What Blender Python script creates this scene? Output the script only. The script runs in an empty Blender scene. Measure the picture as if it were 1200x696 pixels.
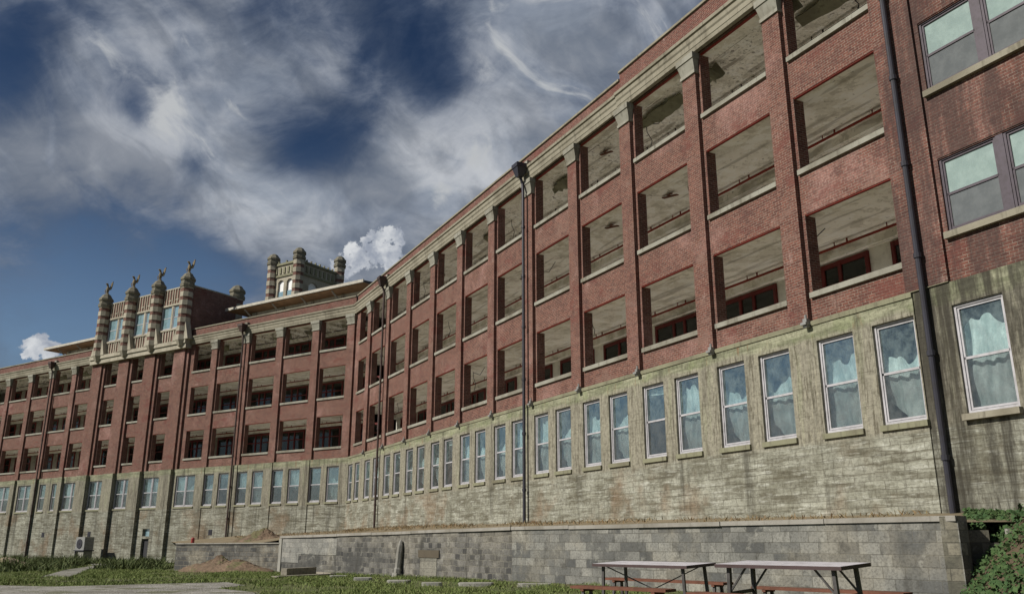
import bpy, math, random
import numpy as np
from mathutils import Vector, Matrix
random.seed(7); rng = np.random.default_rng(7)
R = math.radians
scene = bpy.context.scene
COL = scene.collection

# ------------------------------------------------------------------ helpers
class MB:
    """collects faces and links them as ONE mesh object"""
    def __init__(s): s.v=[]; s.f=[]; s.m=[]
    def add(s, verts, faces, mi=0):
        b=len(s.v); s.v+= [tuple(p) for p in verts]
        s.f+=[tuple(b+i for i in f) for f in faces]; s.m+=[mi]*len(faces)
    def box(s,x0,x1,y0,y1,z0,z1,mi=0,bottom=None):
        v=[(x0,y0,z0),(x1,y0,z0),(x1,y1,z0),(x0,y1,z0),(x0,y0,z1),(x1,y0,z1),(x1,y1,z1),(x0,y1,z1)]
        f=[(0,3,2,1),(4,5,6,7),(0,1,5,4),(1,2,6,5),(2,3,7,6),(3,0,4,7)]
        s.add(v,f,mi)
        if bottom is not None: s.m[-6]=bottom
    def bar(s,p,q,w,h=None,mi=0,up=(0,0,1)):
        h=h or w; p=Vector(p); q=Vector(q); d=(q-p).normalized(); u=Vector(up)
        if abs(d.dot(u))>.98: u=Vector((0,1,0))
        a=d.cross(u).normalized(); b=a.cross(d).normalized(); v=[]
        for c in (p,q):
            for i,j in ((-1,-1),(1,-1),(1,1),(-1,1)): v.append(c+a*i*w/2+b*j*h/2)
        s.add(v,[(3,2,1,0),(4,5,6,7),(0,1,5,4),(1,2,6,5),(2,3,7,6),(3,0,4,7)],mi)
    def tube(s,pts,r,n=10,mi=0):
        pts=[Vector(p) for p in pts]; b=[]
        for i,p in enumerate(pts):
            d=(pts[min(i+1,len(pts)-1)]-pts[max(i-1,0)]).normalized()
            u=Vector((0,0,1)) if abs(d.z)<.9 else Vector((0,1,0))
            a=d.cross(u).normalized(); c=a.cross(d)
            rr=r[i] if isinstance(r,(list,tuple)) else r
            b.append([p+(a*math.cos(t)+c*math.sin(t))*rr for t in [k*2*math.pi/n for k in range(n)]])
        v=[q for ring in b for q in ring]; f=[]
        for i in range(len(pts)-1):
            for k in range(n):
                k2=(k+1)%n; f.append((i*n+k,i*n+k2,(i+1)*n+k2,(i+1)*n+k))
        f.append(tuple(range(n-1,-1,-1))); f.append(tuple((len(pts)-1)*n+k for k in range(n)))
        s.add(v,f,mi)
    def lathe(s,prof,n=8,c=(0,0),rot=0,mis=None,cap=True):
        v=[];f=[];mm=[]
        for r,z in prof:
            for k in range(n):
                t=rot+k*2*math.pi/n; v.append((c[0]+r*math.cos(t),c[1]+r*math.sin(t),z))
        b=len(s.v); s.v+=v
        for i in range(len(prof)-1):
            for k in range(n):
                k2=(k+1)%n; s.f.append((b+i*n+k,b+i*n+k2,b+(i+1)*n+k2,b+(i+1)*n+k)); s.m.append(mis[i] if mis else 0)
        if cap:
            s.f.append(tuple(b+(len(prof)-1)*n+k for k in range(n))); s.m.append(mis[-1] if mis else 0)
            s.f.append(tuple(b+k for k in range(n-1,-1,-1))); s.m.append(mis[0] if mis else 0)
    def profile(s,prof,x0,x1,mi=0):
        """extrude a (y,z) outline along x"""
        n=len(prof); v=[(x0,y,z) for y,z in prof]+[(x1,y,z) for y,z in prof]
        f=[(i,(i+1)%n,n+(i+1)%n,n+i) for i in range(n)]+[tuple(range(n-1,-1,-1)),tuple(range(n,2*n))]
        s.add(v,f,mi)
    def mesh(s,name,mats,smooth=False):
        me=bpy.data.meshes.new(name); me.from_pydata(s.v,[],s.f)
        for m in mats: me.materials.append(m)
        if len(mats)>1: me.polygons.foreach_set('material_index',s.m)
        if smooth: me.polygons.foreach_set('use_smooth',[True]*len(s.f))
        me.validate(); me.update(); return me
    def build(s,name,mats,parent=None,frame=None,off=(0,0,0),smooth=False,recalc=True):
        mats=mats if isinstance(mats,(list,tuple)) else [mats]
        me=s.mesh(name,mats,smooth)
        if recalc:
            import bmesh
            bm=bmesh.new(); bm.from_mesh(me); bmesh.ops.recalc_face_normals(bm,faces=bm.faces); bm.to_mesh(me); bm.free()
        return place(bpy.data.objects.new(name,me),parent,frame,off)
def place(o,parent=None,frame=None,off=(0,0,0)):
    COL.objects.link(o)
    if parent: o.parent=parent
    if frame is not None:
        a,org=frame; c,s_=math.cos(a),math.sin(a)
        o.location=(org[0]+c*off[0]-s_*off[1],org[1]+s_*off[0]+c*off[1],org[2]+off[2]); o.rotation_euler=(0,0,a)
    else: o.location=off
    return o
def kids(o): return [c for c in bpy.data.objects if c.parent==o]
def dup(o,parent,frame,off,tree=None):
    c=o.copy(); place(c,parent,frame,off)
    for ch in tree or []:
        d=ch.copy(); COL.objects.link(d); d.parent=c
    return c
def tag(o,label=None,cat=None,group=None,kind=None):
    if label: o['label']=label
    if cat: o['category']=cat; o['kind']='thing'
    if group: o['group']=group
    if kind: o['kind']=kind
    return o
def empty(name,loc,rz=0):
    o=bpy.data.objects.new(name,None); COL.objects.link(o); o.location=loc; o.rotation_euler=(0,0,rz); return o

# ------------------------------------------------------------------ materials
class NT:
    def __init__(s,mat): s.t=mat.node_tree; s.L=s.t.links
    def n(s,typ,props=None,**ins):
        nd=s.t.nodes.new(typ)
        for k,v in (props or {}).items(): setattr(nd,k,v)
        for k,v in ins.items():
            key=int(k[1:]) if k[0]=='i' and k[1:].isdigit() else k.replace('_',' ')
            sock=nd.inputs[key]
            if hasattr(v,'bl_idname') and hasattr(v,'outputs'): v=v.outputs[0]
            if isinstance(v,bpy.types.NodeSocket): s.L.new(v,sock)
            else: sock.default_value=v
        return nd
    def math(s,op,a,b=0.0,c=None,clamp=False):
        kw=dict(i0=a,i1=b)
        if c is not None: kw['i2']=c
        return s.n('ShaderNodeMath',dict(operation=op,use_clamp=clamp),**kw).outputs[0]
    def vmath(s,op,a,b=None):
        nd=s.n('ShaderNodeVectorMath',dict(operation=op),i0=a)
        if b is not None:
            if isinstance(b,bpy.types.NodeSocket): s.L.new(b,nd.inputs[1])
            else: nd.inputs[1].default_value=b
        return nd.outputs[1] if op in('DOT_PRODUCT','LENGTH') else nd.outputs[0]
    def noise(s,vec,scale,detail=4,rough=.55,dist=0,col=False):
        nd=s.n('ShaderNodeTexNoise',None,Vector=vec,Scale=scale,Detail=detail,Roughness=rough,Distortion=dist)
        return nd.outputs[1 if col else 0]
    def ramp(s,fac,lo,hi):
        return s.n('ShaderNodeMapRange',dict(interpolation_type='SMOOTHSTEP'),Value=fac,From_Min=lo,From_Max=hi).outputs[0]
    def mix(s,fac,a,b,mode='MIX'):
        nd=s.n('ShaderNodeMix',dict(data_type='RGBA',blend_type=mode))
        for k,v in((0,fac),(6,a),(7,b)):
            if isinstance(v,bpy.types.NodeSocket): s.L.new(v,nd.inputs[k])
            else: nd.inputs[k].default_value=(v if k==0 else (tuple(v)+(1,))[:4])
        return nd.outputs[2]
    def scale(s,vec,xyz):
        return s.vmath('MULTIPLY',vec,xyz)
def newmat(name):
    m=bpy.data.materials.new(name); m.use_nodes=True; t=m.node_tree
    for nd in list(t.nodes): t.nodes.remove(nd)
    g=NT(m); g.bsdf=g.n('ShaderNodeBsdfPrincipled'); g.out=g.n('ShaderNodeOutputMaterial',None,Surface=g.bsdf.outputs[0])
    g.geo=g.n('ShaderNodeNewGeometry'); g.pos=g.geo.outputs['Position']
    g.tc=g.n('ShaderNodeTexCoord'); g.obj=g.tc.outputs['Object']; g.nrm=g.tc.outputs['Normal']
    return m,g
def setb(g,color=None,rough=.85,bump=None,bstr=.3,bdist=.02,metal=0,spec=.25):
    b=g.bsdf
    if color is not None:
        if isinstance(color,bpy.types.NodeSocket): g.L.new(color,b.inputs['Base Color'])
        else: b.inputs['Base Color'].default_value=tuple(color)+(1,)
    if isinstance(rough,bpy.types.NodeSocket): g.L.new(rough,b.inputs['Roughness'])
    else: b.inputs['Roughness'].default_value=rough
    b.inputs['Metallic'].default_value=metal; b.inputs['Specular IOR Level'].default_value=spec
    if bump is not None:
        bn=g.n('ShaderNodeBump',None,Strength=bstr,Distance=bdist,Height=bump); g.L.new(bn.outputs[0],b.inputs['Normal'])
def wallvec(g):
    """wall-plane coordinates in metres whichever way the face looks"""
    o=g.n('ShaderNodeSeparateXYZ',None,Vector=g.obj); n=g.n('ShaderNodeSeparateXYZ',None,Vector=g.nrm)
    side=g.math('GREATER_THAN',g.math('ABSOLUTE',n.outputs[0]),.7)
    top=g.math('GREATER_THAN',g.math('ABSOLUTE',n.outputs[2]),.7)
    h=g.math('ADD',g.math('MULTIPLY',o.outputs[0],g.math('SUBTRACT',1,side)),g.math('MULTIPLY',o.outputs[1],side))
    v=g.math('ADD',g.math('MULTIPLY',o.outputs[2],g.math('SUBTRACT',1,top)),g.math('MULTIPLY',o.outputs[1],top))
    return g.n('ShaderNodeCombineXYZ',None,X=h,Y=v).outputs[0], o, n

def mat_brick(name,c1=(.185,.077,.056),c2=(.100,.041,.032),mortar=(.27,.225,.185),soot=0.0,pale=.45):
    m,g=newmat(name); vec,o,n=wallvec(g)
    br=g.n('ShaderNodeTexBrick',None,Vector=vec,Color1=c1+(1,),Color2=c2+(1,),Mortar=mortar+(1,),Scale=1.0,Mortar_Size=.0075,Mortar_Smooth=.2,Bias=-.1,Brick_Width=.215,Row_Height=.077)
    col=br.outputs[0]
    big=g.noise(g.pos,.35,5,.6); med=g.noise(g.pos,1.7,6,.65); fine=g.noise(g.pos,14,3,.6)
    col=g.mix(g.math('MULTIPLY',g.ramp(big,.52,.72),pale),col,(.42,.25,.22))               # lime bloom
    col=g.mix(g.math('MULTIPLY',g.ramp(med,.60,.74),.32),col,(.50,.36,.32))                # scuffed, mortar-smeared patches
    col=g.mix(g.math('MULTIPLY',g.ramp(med,.47,.33),.45+soot*.4),col,(.085,.04,.036))       # soot
    col=g.mix(g.ramp(fine,.35,.62),g.mix(.45,col,(0.05,.022,.018)),col)
    patch=g.noise(g.scale(g.pos,(.55,.55,1.1)),1.0,7,.72)
    col=g.mix(g.math('MULTIPLY',g.ramp(patch,.55,.64),.5),col,(.20,.125,.10)); col=g.mix(g.math('MULTIPLY',g.ramp(patch,.45,.36),.6),col,(.13,.042,.034))
    run=g.noise(g.scale(g.pos,(3.2,3.2,.22)),1.0,6,.7); col=g.mix(g.math('MULTIPLY',g.ramp(run,.57,.70),.40),col,(.07,.038,.032))
    if soot>0:
        st=g.noise(g.scale(g.pos,(1.2,1.2,.16)),1.2,6,.7)
        col=g.mix(g.math('MULTIPLY',g.ramp(st,.40,.58),soot),col,(.045,.03,.028))
    h=g.math('ADD',g.math('MULTIPLY',br.outputs[1],-1.0),g.math('MULTIPLY',fine,.5))
    setb(g,col,.9,h,.55,.012); return m
def mat_stone(name,c1=(.42,.385,.29),c2=(.27,.235,.165),grime=.5):
    c1=tuple(.78*c for c in c1); c2=tuple(.78*c for c in c2)
    m,g=newmat(name)
    a=g.noise(g.pos,2.2,6,.65); b=g.noise(g.pos,.5,4,.6); f=g.noise(g.pos,18,4,.6)
    col=g.mix(a,c2,c1); col=g.mix(g.math('MULTIPLY',g.ramp(b,.45,.65),grime),col,(.12,.105,.075))
    st=g.noise(g.scale(g.pos,(4,4,.6)),1.5,5,.65)
    col=g.mix(g.math('MULTIPLY',g.ramp(st,.52,.68),grime*.9),col,(.085,.075,.055))
    setb(g,col,.9,f,.4,.02); return m
def mat_base(name,dark=0.0,green=.5):
    """weathered board-marked concrete of the ground storey"""
    m,g=newmat(name); vec,o,n=wallvec(g)
    wob=g.noise(g.pos,.7,4,.6)
    z=g.math('ADD',o.outputs[2],g.math('MULTIPLY',g.math('SUBTRACT',wob,.5),.5))
    low=g.ramp(z,3.65,3.45)                       # below the window sills
    band=g.ramp(z,6.3,6.5)                        # lintel band under the brick
    hor=g.noise(g.scale(vec,(.55,4.6,1)),1.0,7,.7)    # horizontal pour lines
    hor2=g.noise(g.scale(vec,(1.4,9,1)),1.0,5,.65)
    ver=g.noise(g.scale(vec,(13,.9,1)),1.0,7,.75)       # vertical board grain
    ver2=g.noise(g.scale(vec,(2.4,.3,1)),1.0,6,.7)
    pat=g.noise(g.pos,.9,6,.65)
    f=g.noise(g.pos,9,5,.7)
    base=g.mix(g.ramp(pat,.35,.65),(.235,.23,.185),(.43,.43,.37))
    base=g.mix(g.math('MULTIPLY',g.ramp(hor,.47,.61),.74),base,(.12,.108,.075))
    base=g.mix(g.math('MULTIPLY',g.ramp(hor2,.52,.68),.5),base,(.68,.69,.64))          # lime wash left in the joints
    base=g.mix(g.math('MULTIPLY',g.ramp(g.noise(g.pos,.33,4,.6),.52,.66),.5),base,(.25,.15,.085))    # rusty patches
    upper=g.mix(ver,(.21,.185,.14),(.45,.435,.365))
    upper=g.mix(g.math('MULTIPLY',g.ramp(ver,.50,.60),.75),upper,(.085,.07,.045))
    upper=g.mix(g.math('MULTIPLY',g.ramp(ver,.46,.36),.6),upper,(.50,.47,.36))
    upper=g.mix(g.math('MULTIPLY',g.ramp(ver2,.52,.68),.5),upper,(.36,.37,.25))
    col=g.mix(low,upper,base)
    bd=g.mix(g.ramp(hor,.40,.62),(.19,.205,.125),(.42,.425,.30))
    bd=g.mix(g.math('MULTIPLY',g.ramp(pat,.5,.62),green),bd,(.27,.32,.16))
    bd=g.mix(g.math('MULTIPLY',g.ramp(ver2,.56,.64),.75),bd,(.24,.10,.045))
    col=g.mix(g.math('MULTIPLY',band,.8),col,bd)
    bk=g.n('ShaderNodeTexBrick',None,Vector=g.vmath('ADD',vec,g.vmath('MULTIPLY',g.vmath('SUBTRACT',g.noise(g.pos,2.0,3,.5,col=True),(.5,.5,.5)),(.22,.10,0))),Color1=(.0,.0,.0,1),Color2=(1,1,1,1),Mortar=(.5,.5,.5,1),Scale=1.0,Mortar_Size=.014,Mortar_Smooth=.4,Brick_Width=.62,Row_Height=.205)
    tone=g.n('ShaderNodeSeparateColor',None,Color=bk.outputs[0]).outputs[0]
    lo_=g.math('MULTIPLY',low,.18); col=g.mix(g.math('MULTIPLY',lo_,g.ramp(tone,.55,.05)),col,(.13,.115,.085)); col=g.mix(g.math('MULTIPLY',lo_,g.ramp(tone,.6,1.0)),col,(.52,.52,.44)); col=g.mix(g.math('MULTIPLY',g.math('MULTIPLY',low,bk.outputs[1]),.5),col,(.11,.10,.075))
    str_=g.noise(g.scale(vec,(1.5,.10,1)),1.0,6,.72)                     # dark water streaks
    col=g.mix(g.math('MULTIPLY',g.ramp(str_,.53-.10*dark,.70-.10*dark),.62+.28*dark),col,(.04,.036,.028))
    jx=g.n('ShaderNodeTexBrick',dict(offset=0.0),Vector=vec,Scale=1.0,Mortar_Size=.008,Mortar_Smooth=.3,Brick_Width=2.0,Row_Height=.86)
    col=g.mix(g.math('MULTIPLY',jx.outputs[1],.35),col,(.06,.055,.04))
    col=g.mix(g.ramp(f,.30,.60),g.mix(.5,col,(.06,.052,.035)),col)
    if dark: col=g.mix(g.math('MULTIPLY',g.ramp(g.noise(g.scale(vec,(1.1,.16,1)),1.0,7,.72),.44,.58),dark*.9),col,(.05,.046,.037))
    col=g.mix(1.0,col,(.80,.80,.775),'MULTIPLY')
    h=g.math('ADD',g.math('MULTIPLY',hor2,.7),g.math('ADD',g.math('MULTIPLY',f,.5),g.math('MULTIPLY',ver,.3)))
    setb(g,col,.92,h,.6,.05); return m
def mat_block(name,c1,c2,mortar,bw,rh,warp=.0,grime=.4,ms=.008,tan=.3):
    c1,c2,mortar=[tuple(.82*c for c in q) for q in (c1,c2,mortar)]
    m,g=newmat(name); vec,o,n=wallvec(g)
    if warp:
        w=g.vmath('MULTIPLY',g.vmath('SUBTRACT',g.noise(g.pos,1.6,3,.5,col=True),(.5,.5,.5)),(warp,warp,0))
        vec=g.vmath('ADD',vec,w)
    br=g.n('ShaderNodeTexBrick',None,Vector=vec,Color1=c1+(1,),Color2=c2+(1,),Mortar=mortar+(1,),Scale=1.0,Mortar_Size=ms,Mortar_Smooth=.3,Bias=.0,Brick_Width=bw,Row_Height=rh)
    big=g.noise(g.pos,.45,5,.6); med=g.noise(g.pos,3.2,6,.68); f=g.noise(g.pos,22,4,.65)
    col=br.outputs[0]
    col=g.mix(g.math('MULTIPLY',g.ramp(big,.48,.62),tan),col,(.37,.33,.25))
    col=g.mix(g.math('MULTIPLY',g.ramp(big,.50,.36),grime),col,(.06,.06,.058))
    col=g.mix(g.math('MULTIPLY',g.ramp(med,.55,.70),.4),col,(.42,.41,.36))
    dr=g.noise(g.scale(vec,(1.6,.35,1)),1.0,6,.7); col=g.mix(g.math('MULTIPLY',g.ramp(dr,.52,.66),grime),col,(.05,.048,.042))
    col=g.mix(g.math('MULTIPLY',g.ramp(med,.46,.33),.55),col,(.05,.048,.042))
    col=g.mix(g.ramp(f,.28,.6),g.mix(.5,col,(.05,.048,.042)),col)
    h=g.math('ADD',g.math('MULTIPLY',br.outputs[1],-1.0),g.math('MULTIPLY',f,.6))
    setb(g,col,.92,h,.6,.02); return m
def mat_plain(name,color,rough=.6,metal=0,var=.35,scale=6,spec=.3,dirt=(.03,.026,.02)):
    m,g=newmat(name); a=g.noise(g.pos,scale,6,.65); b=g.noise(g.pos,scale*.2,4,.6)
    col=g.mix(g.math('MULTIPLY',g.ramp(a,.40,.70),var),color,dirt)
    col=g.mix(g.math('MULTIPLY',g.ramp(b,.45,.65),var*.6),col,tuple(min(1,c*1.5) for c in color))
    setb(g,col,rough,a,.15,.01,metal,spec); return m
def mat_plaster(name,bad=0.0):
    m,g=newmat(name)
    a=g.noise(g.pos,.55,6,.62,.6); b=g.noise(g.pos,1.6,7,.7); s=g.noise(g.pos,5.5,4,.6)
    o=g.n('ShaderNodeSeparateXYZ',None,Vector=g.obj)
    st=g.noise(g.scale(g.obj,(.25,2.6,1)),1.0,6,.6,.4)
    col=g.mix(g.ramp(a,.40,.60),(.86,.83,.75),(.70,.67,.58))
    col=g.mix(g.math('MULTIPLY',g.ramp(b,.52,.55),.75),col,(.88,.87,.82))        # flaked paint, hard edged
    col=g.mix(g.math('MULTIPLY',g.ramp(b,.45,.41),.55),col,(.47,.44,.37))
    col=g.mix(g.math('MULTIPLY',g.ramp(st,.55,.63),.45+.2*bad),col,(.17,.14,.10))
    col=g.mix(g.math('MULTIPLY',g.ramp(s,.66-.06*bad,.72-.06*bad),.75),col,(.10,.085,.06))
    if bad: col=g.mix(g.math('MULTIPLY',g.ramp(g.noise(g.pos,9,5,.7),.50,.62),.4*bad),col,(.26,.235,.18))
    setb(g,col,.95,b,.5,.03); return m

BRICK=mat_brick('red_brick'); BRICKD=mat_brick('sooty_brick',soot=.68,pale=.2); BRICKP=mat_brick('parapet_brick',c1=(.17,.062,.046),c2=(.10,.036,.029),pale=.2)
STONE=mat_stone('cut_stone',(.39,.365,.29),(.25,.225,.165),.6); STONEL=mat_stone('pale_cut_stone',(.43,.42,.36),(.25,.24,.195),.6)
STONED=mat_stone('dark_trim_stone',(.33,.33,.22),(.20,.19,.125),.6)
BASE=mat_base('weathered_concrete'); BASED=mat_base('black_streaked_concrete',.95); BASEF=mat_base('streaked_concrete',.25,.25)
CMU=mat_block('grey_block',(.105,.108,.106),(.315,.31,.28),(.16,.155,.135),.42,.205,0,.35)
OLDW=mat_block('old_stone_block',(.055,.055,.056),(.235,.225,.205),(.21,.20,.17),.26,.17,.16,.85,.014,.22)
LOWW=mat_block('mortar_smeared_block',(.075,.075,.075),(.25,.24,.21),(.20,.18,.145),.4,.2,.06,.6,.02,.45)
CAPM=mat_stone('wall_cap_concrete',(.43,.41,.37),(.29,.27,.235),.4); STONET=mat_stone('pale_carved_stone',(.56,.52,.42),(.36,.32,.245),.4)
LICH=mat_stone('lichened_stone',(.27,.25,.19),(.15,.14,.105),.6)
PLAST=mat_plaster('stained_plaster'); PLASTB=mat_plaster('rotten_plaster',1.0)
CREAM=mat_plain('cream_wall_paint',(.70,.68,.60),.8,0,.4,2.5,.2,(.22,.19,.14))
CREAMD=mat_plain('darkened_cream_paint',(.27,.25,.20),.85,0,.6,2.0,.2,(.07,.06,.045))  # cream wall darkened in colour so the left wing's galleries look dim inside
REDP=mat_plain('dark_red_paint',(.115,.012,.010),.5,0,.4,8)
REDS=mat_plain('red_lead_paint',(.20,.022,.012),.7,0,.4,5)
WHITEP=mat_plain('grey_white_window_paint',(.40,.39,.41),.5,0,.45,7,.3,(.2,.19,.18))
MAUVE=mat_plain('dark_mauve_paint',(.085,.07,.085),.5,0,.4,7)
PIPE=mat_plain('dark_pipe_iron',(.035,.034,.045),.45,.2,.5,5,.4)
PIPER=mat_plain('rusty_pipe_iron',(.05,.036,.034),.6,.1,.6,5,.3,(.10,.05,.03))
DARKM=mat_plain('dark_room',(.035,.034,.032),.9); FLOORM=mat_plain('concrete_floor',(.74,.71,.65),.9,0,.2)  # DARKM: near-black colour in place of the rooms' own shade
SOFFIT=mat_plain('timber_soffit',(.42,.25,.14),.8,0,.4,2.5,.2,(.14,.08,.05)); EAVE=mat_plain('pale_fascia',(.45,.42,.36),.7); ROOFT=mat_plain('roof_felt',(.09,.085,.08),.95)
WOOD=mat_plain('red_brown_timber',(.145,.062,.04),.75,0,.55,9,.2,(.06,.03,.02)); GREYW=mat_plain('grey_timber',(.27,.245,.20),.85,0,.5,8,.2,(.08,.07,.055))
TABLET=mat_plain('pale_table_laminate',(.52,.50,.53),.45,0,.3,5); TRIM=mat_plain('brown_table_trim',(.075,.05,.05),.5)
LEG=mat_plain('grey_steel_leg',(.085,.08,.078),.5,.3,.45,9,.4)
CONC=mat_stone('pale_concrete',(.45,.44,.40),(.3,.29,.25),.3)
METALG=mat_plain('pale_sheet_metal',(.26,.26,.25),.5,.2,.3,5); TEALST=mat_stone('aged_sculpture_stone',(.40,.33,.21),(.25,.19,.11),.5)
PLASTICW=mat_plain('dull_door',(.03,.03,.034),.6)
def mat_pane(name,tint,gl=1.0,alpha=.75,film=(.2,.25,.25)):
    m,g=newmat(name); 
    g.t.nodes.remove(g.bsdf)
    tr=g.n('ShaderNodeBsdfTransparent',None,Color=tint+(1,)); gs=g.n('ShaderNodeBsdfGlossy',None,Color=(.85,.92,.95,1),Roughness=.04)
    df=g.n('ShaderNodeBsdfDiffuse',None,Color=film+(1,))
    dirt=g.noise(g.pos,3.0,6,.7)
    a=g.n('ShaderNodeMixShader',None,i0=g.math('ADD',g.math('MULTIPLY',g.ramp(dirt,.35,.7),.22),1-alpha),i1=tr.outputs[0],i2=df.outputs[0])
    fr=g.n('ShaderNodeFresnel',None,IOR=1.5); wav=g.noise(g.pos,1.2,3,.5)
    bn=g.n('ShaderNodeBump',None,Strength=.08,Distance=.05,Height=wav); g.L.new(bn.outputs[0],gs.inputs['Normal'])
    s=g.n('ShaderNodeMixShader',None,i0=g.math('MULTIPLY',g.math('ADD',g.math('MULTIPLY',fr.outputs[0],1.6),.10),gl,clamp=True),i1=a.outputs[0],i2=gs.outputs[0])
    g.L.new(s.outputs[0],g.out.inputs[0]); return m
PANE=mat_pane('window_glass',(.92,.98,.98),.36,.95,(.27,.33,.33)); PANES=mat_pane('screened_glass',(.80,.84,.84),.25,.88,(.17,.18,.18)); PANEA=mat_pane('pale_teal_glass',(.8,.9,.9),.45,.35,(.34,.43,.40)); PANEB=mat_pane('dusty_glass',(.6,.65,.65),.35,.35,(.17,.18,.18));  # PANEA: pale teal film over most of the pane
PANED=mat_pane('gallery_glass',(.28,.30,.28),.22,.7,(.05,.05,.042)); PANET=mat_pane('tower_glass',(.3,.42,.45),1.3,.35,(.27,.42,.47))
m,g=newmat('limp_curtain'); a=g.noise(g.scale(g.pos,(5,5,1.2)),1.0,5,.6); setb(g,g.mix(g.ramp(a,.4,.65),(.78,.79,.76),(.46,.51,.49)),.8); CURT=m

# ------------------------------------------------------------------ camera (origin, eye 1.05 m above the lawn)
EYE=1.05
cam=bpy.data.cameras.new('camera'); co=bpy.data.objects.new('camera',cam); COL.objects.link(co)
co.location=(0,0,EYE); co.rotation_euler=(R(90+15.997),0,0)
cam.sensor_width=36; cam.lens=997.15/1200*36; cam.clip_end=3000; cam.clip_start=.1; scene.camera=co

# ------------------------------------------------------------------ terrain
def gz(x,y): return -0.0145*max(0.0,y-24.0)
def struct(o,k='structure'): o['kind']=k; return o
def ground_mat():
    m,g=newmat('lawn_soil')
    a=g.noise(g.pos,.35,6,.65); b=g.noise(g.pos,2.5,6,.7); f=g.noise(g.pos,14,5,.7)
    col=g.mix(g.ramp(b,.35,.65),(.085,.11,.036),(.15,.155,.065))
    col=g.mix(g.math('MULTIPLY',g.ramp(a,.52,.64),.75),col,(.16,.125,.07))
    col=g.mix(g.ramp(f,.3,.6),g.mix(.5,col,(.02,.022,.01)),col)
    setb(g,col,.95,f,.8,.06); return m
gm=MB(); ys=[-60,0,8,16,24,32,40,48,56,64,72,80,90,110,200,400,900]; xs=[-600,-200,-80,-60,-40,-30,-20,-10,0,10,20,40,80,200,600]
gm.add([(x,y,gz(x,y)) for y in ys for x in xs],[(j*len(xs)+i,j*len(xs)+i+1,(j+1)*len(xs)+i+1,(j+1)*len(xs)+i) for j in range(len(ys)-1) for i in range(len(xs)-1)])
struct(gm.build('ground',ground_mat()))
def sheet(name,outline,mat,dz):
    """flat outline split along the break of slope at y=24, laid on the ground"""
    def clip(poly,keep):
        out=[]
        for i,p in enumerate(poly):
            q=poly[(i+1)%len(poly)]
            if keep(p): out.append(p)
            if keep(p)!=keep(q):
                t=(24-p[1])/(q[1]-p[1]); out.append((p[0]+t*(q[0]-p[0]),24.0))
        return out
    b=MB()
    for part in (clip(outline,lambda p:p[1]<=24),clip(outline,lambda p:p[1]>24)):
        if len(part)>2: b.add([(x,y,gz(x,y)+dz) for x,y in part],[tuple(range(len(part)))])
    return struct(b.build(name,mat))
def gravel_mat(name,c1,c2,sc=30):
    m,g=newmat(name); v=g.n('ShaderNodeTexVoronoi',None,Vector=g.pos,Scale=sc); a=g.noise(g.pos,.8,6,.65); f=g.noise(g.pos,9,5,.7)
    col=g.mix(v.outputs[1],c1,c2); col=g.mix(.5,col,g.mix(g.ramp(a,.35,.65),c1,c2))
    col=g.mix(g.math('MULTIPLY',g.ramp(f,.5,.62),.6),col,(.085,.075,.045)); col=g.mix(g.math('MULTIPLY',g.ramp(g.noise(g.pos,.9,6,.7),.52,.60),.7),col,(.10,.105,.045)); setb(g,col,.95,v.outputs[0],.8,.03); return m
GRAV=gravel_mat('pale_gravel',(.15,.14,.12),(.40,.385,.35))
sheet('gravel_drive',[(-15.5,21.0),(-13.3,22.4),(-11.0,21.6),(-9.3,22.8),(-7.6,23.9),(-6.6,22.2),(-6.9,20.9),(-5.3,19.0),(-4.6,15.5),(-6,8),(-18,4),(-26,14),(-22,20)],GRAV,.004)
sheet('footpath',[(-15.4,29.2),(-14.6,29.6),(-20.4,43.0),(-27,60),(-33,72.0),(-33.9,71.5),(-27.9,59.5),(-21.3,42.5)],gravel_mat('worn_concrete_path',(.15,.145,.125),(.32,.31,.28),12),.008)
sheet('dirt_track',[(-22,21.2),(-14.5,23.0),(-9.2,25.0),(-9.6,25.9),(-15,24.2),(-22.5,22.6)],gravel_mat('dark_soil',(.05,.043,.032),(.12,.10,.075),8),.012)

# ------------------------------------------------------------------ the building
PB=(-11.735,61.996); AB=R(-62.943); AC=R(-33.1)
root=empty('brick_sanatorium',(PB[0],PB[1],0))
tag(root,'huge derelict red brick building with open galleries over a stained concrete ground storey','building')
FB=(AB,(0,0,0)); FC=(AC,(0,0,0))
BD=6.85; S=[7.70,11.40,15.11]; T=[10.02,13.74,17.45]; CO0=17.5; CO1=18.22; PAR=18.88; FL=[6.85,10.48,14.20]
YS=.08; YJ=.48                       # spandrel face, back of the outer wall
def bays(wall,ops,x0,x1,lev,z0,z1,ya=YS,yb=YJ,red=1):
    """outer wall as piers and spandrels round the openings; red soffits"""
    e=x0
    for a,b in sorted(ops):
        wall.box(e,a,ya,yb,z0,z1); lo=z0
        for s,t in lev:
            wall.box(a,b,ya,yb,lo,s-.155 if s-.155>lo else s); lo=t
            wall.m[-6]=0
            wall.box(a+.002,b-.002,ya+.02,ya+.12,t-.03,t-.002,red)
            if red: wall.box(a+.002,b-.002,ya+.125,yb+.1,t-.02,t-.002,2)
        wall.box(a,b,ya,yb,lo,z1); e=b
    wall.box(e,x1,ya,yb,z0,z1)
LEV=list(zip(S,T))
opB=[(.95,3.12)]+[(4*k+.08,4*k+3.12) for k in range(1,11)]+[(44.08,47.05)]
opC=[(-4*j-3.58,-4*j-.62) for j in range(4)]+[(-18.95,-16.6)]
opP=[(-23.6,-21.5),(-27.65,-25.75),(-31.8,-29.65)]
opD=[(-36.55,-33.95),(-40.6,-37.65),(-44.5,-41.6),(-48.8,-45.4),(-52.9,-49.9),(-57,-54)]
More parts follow.
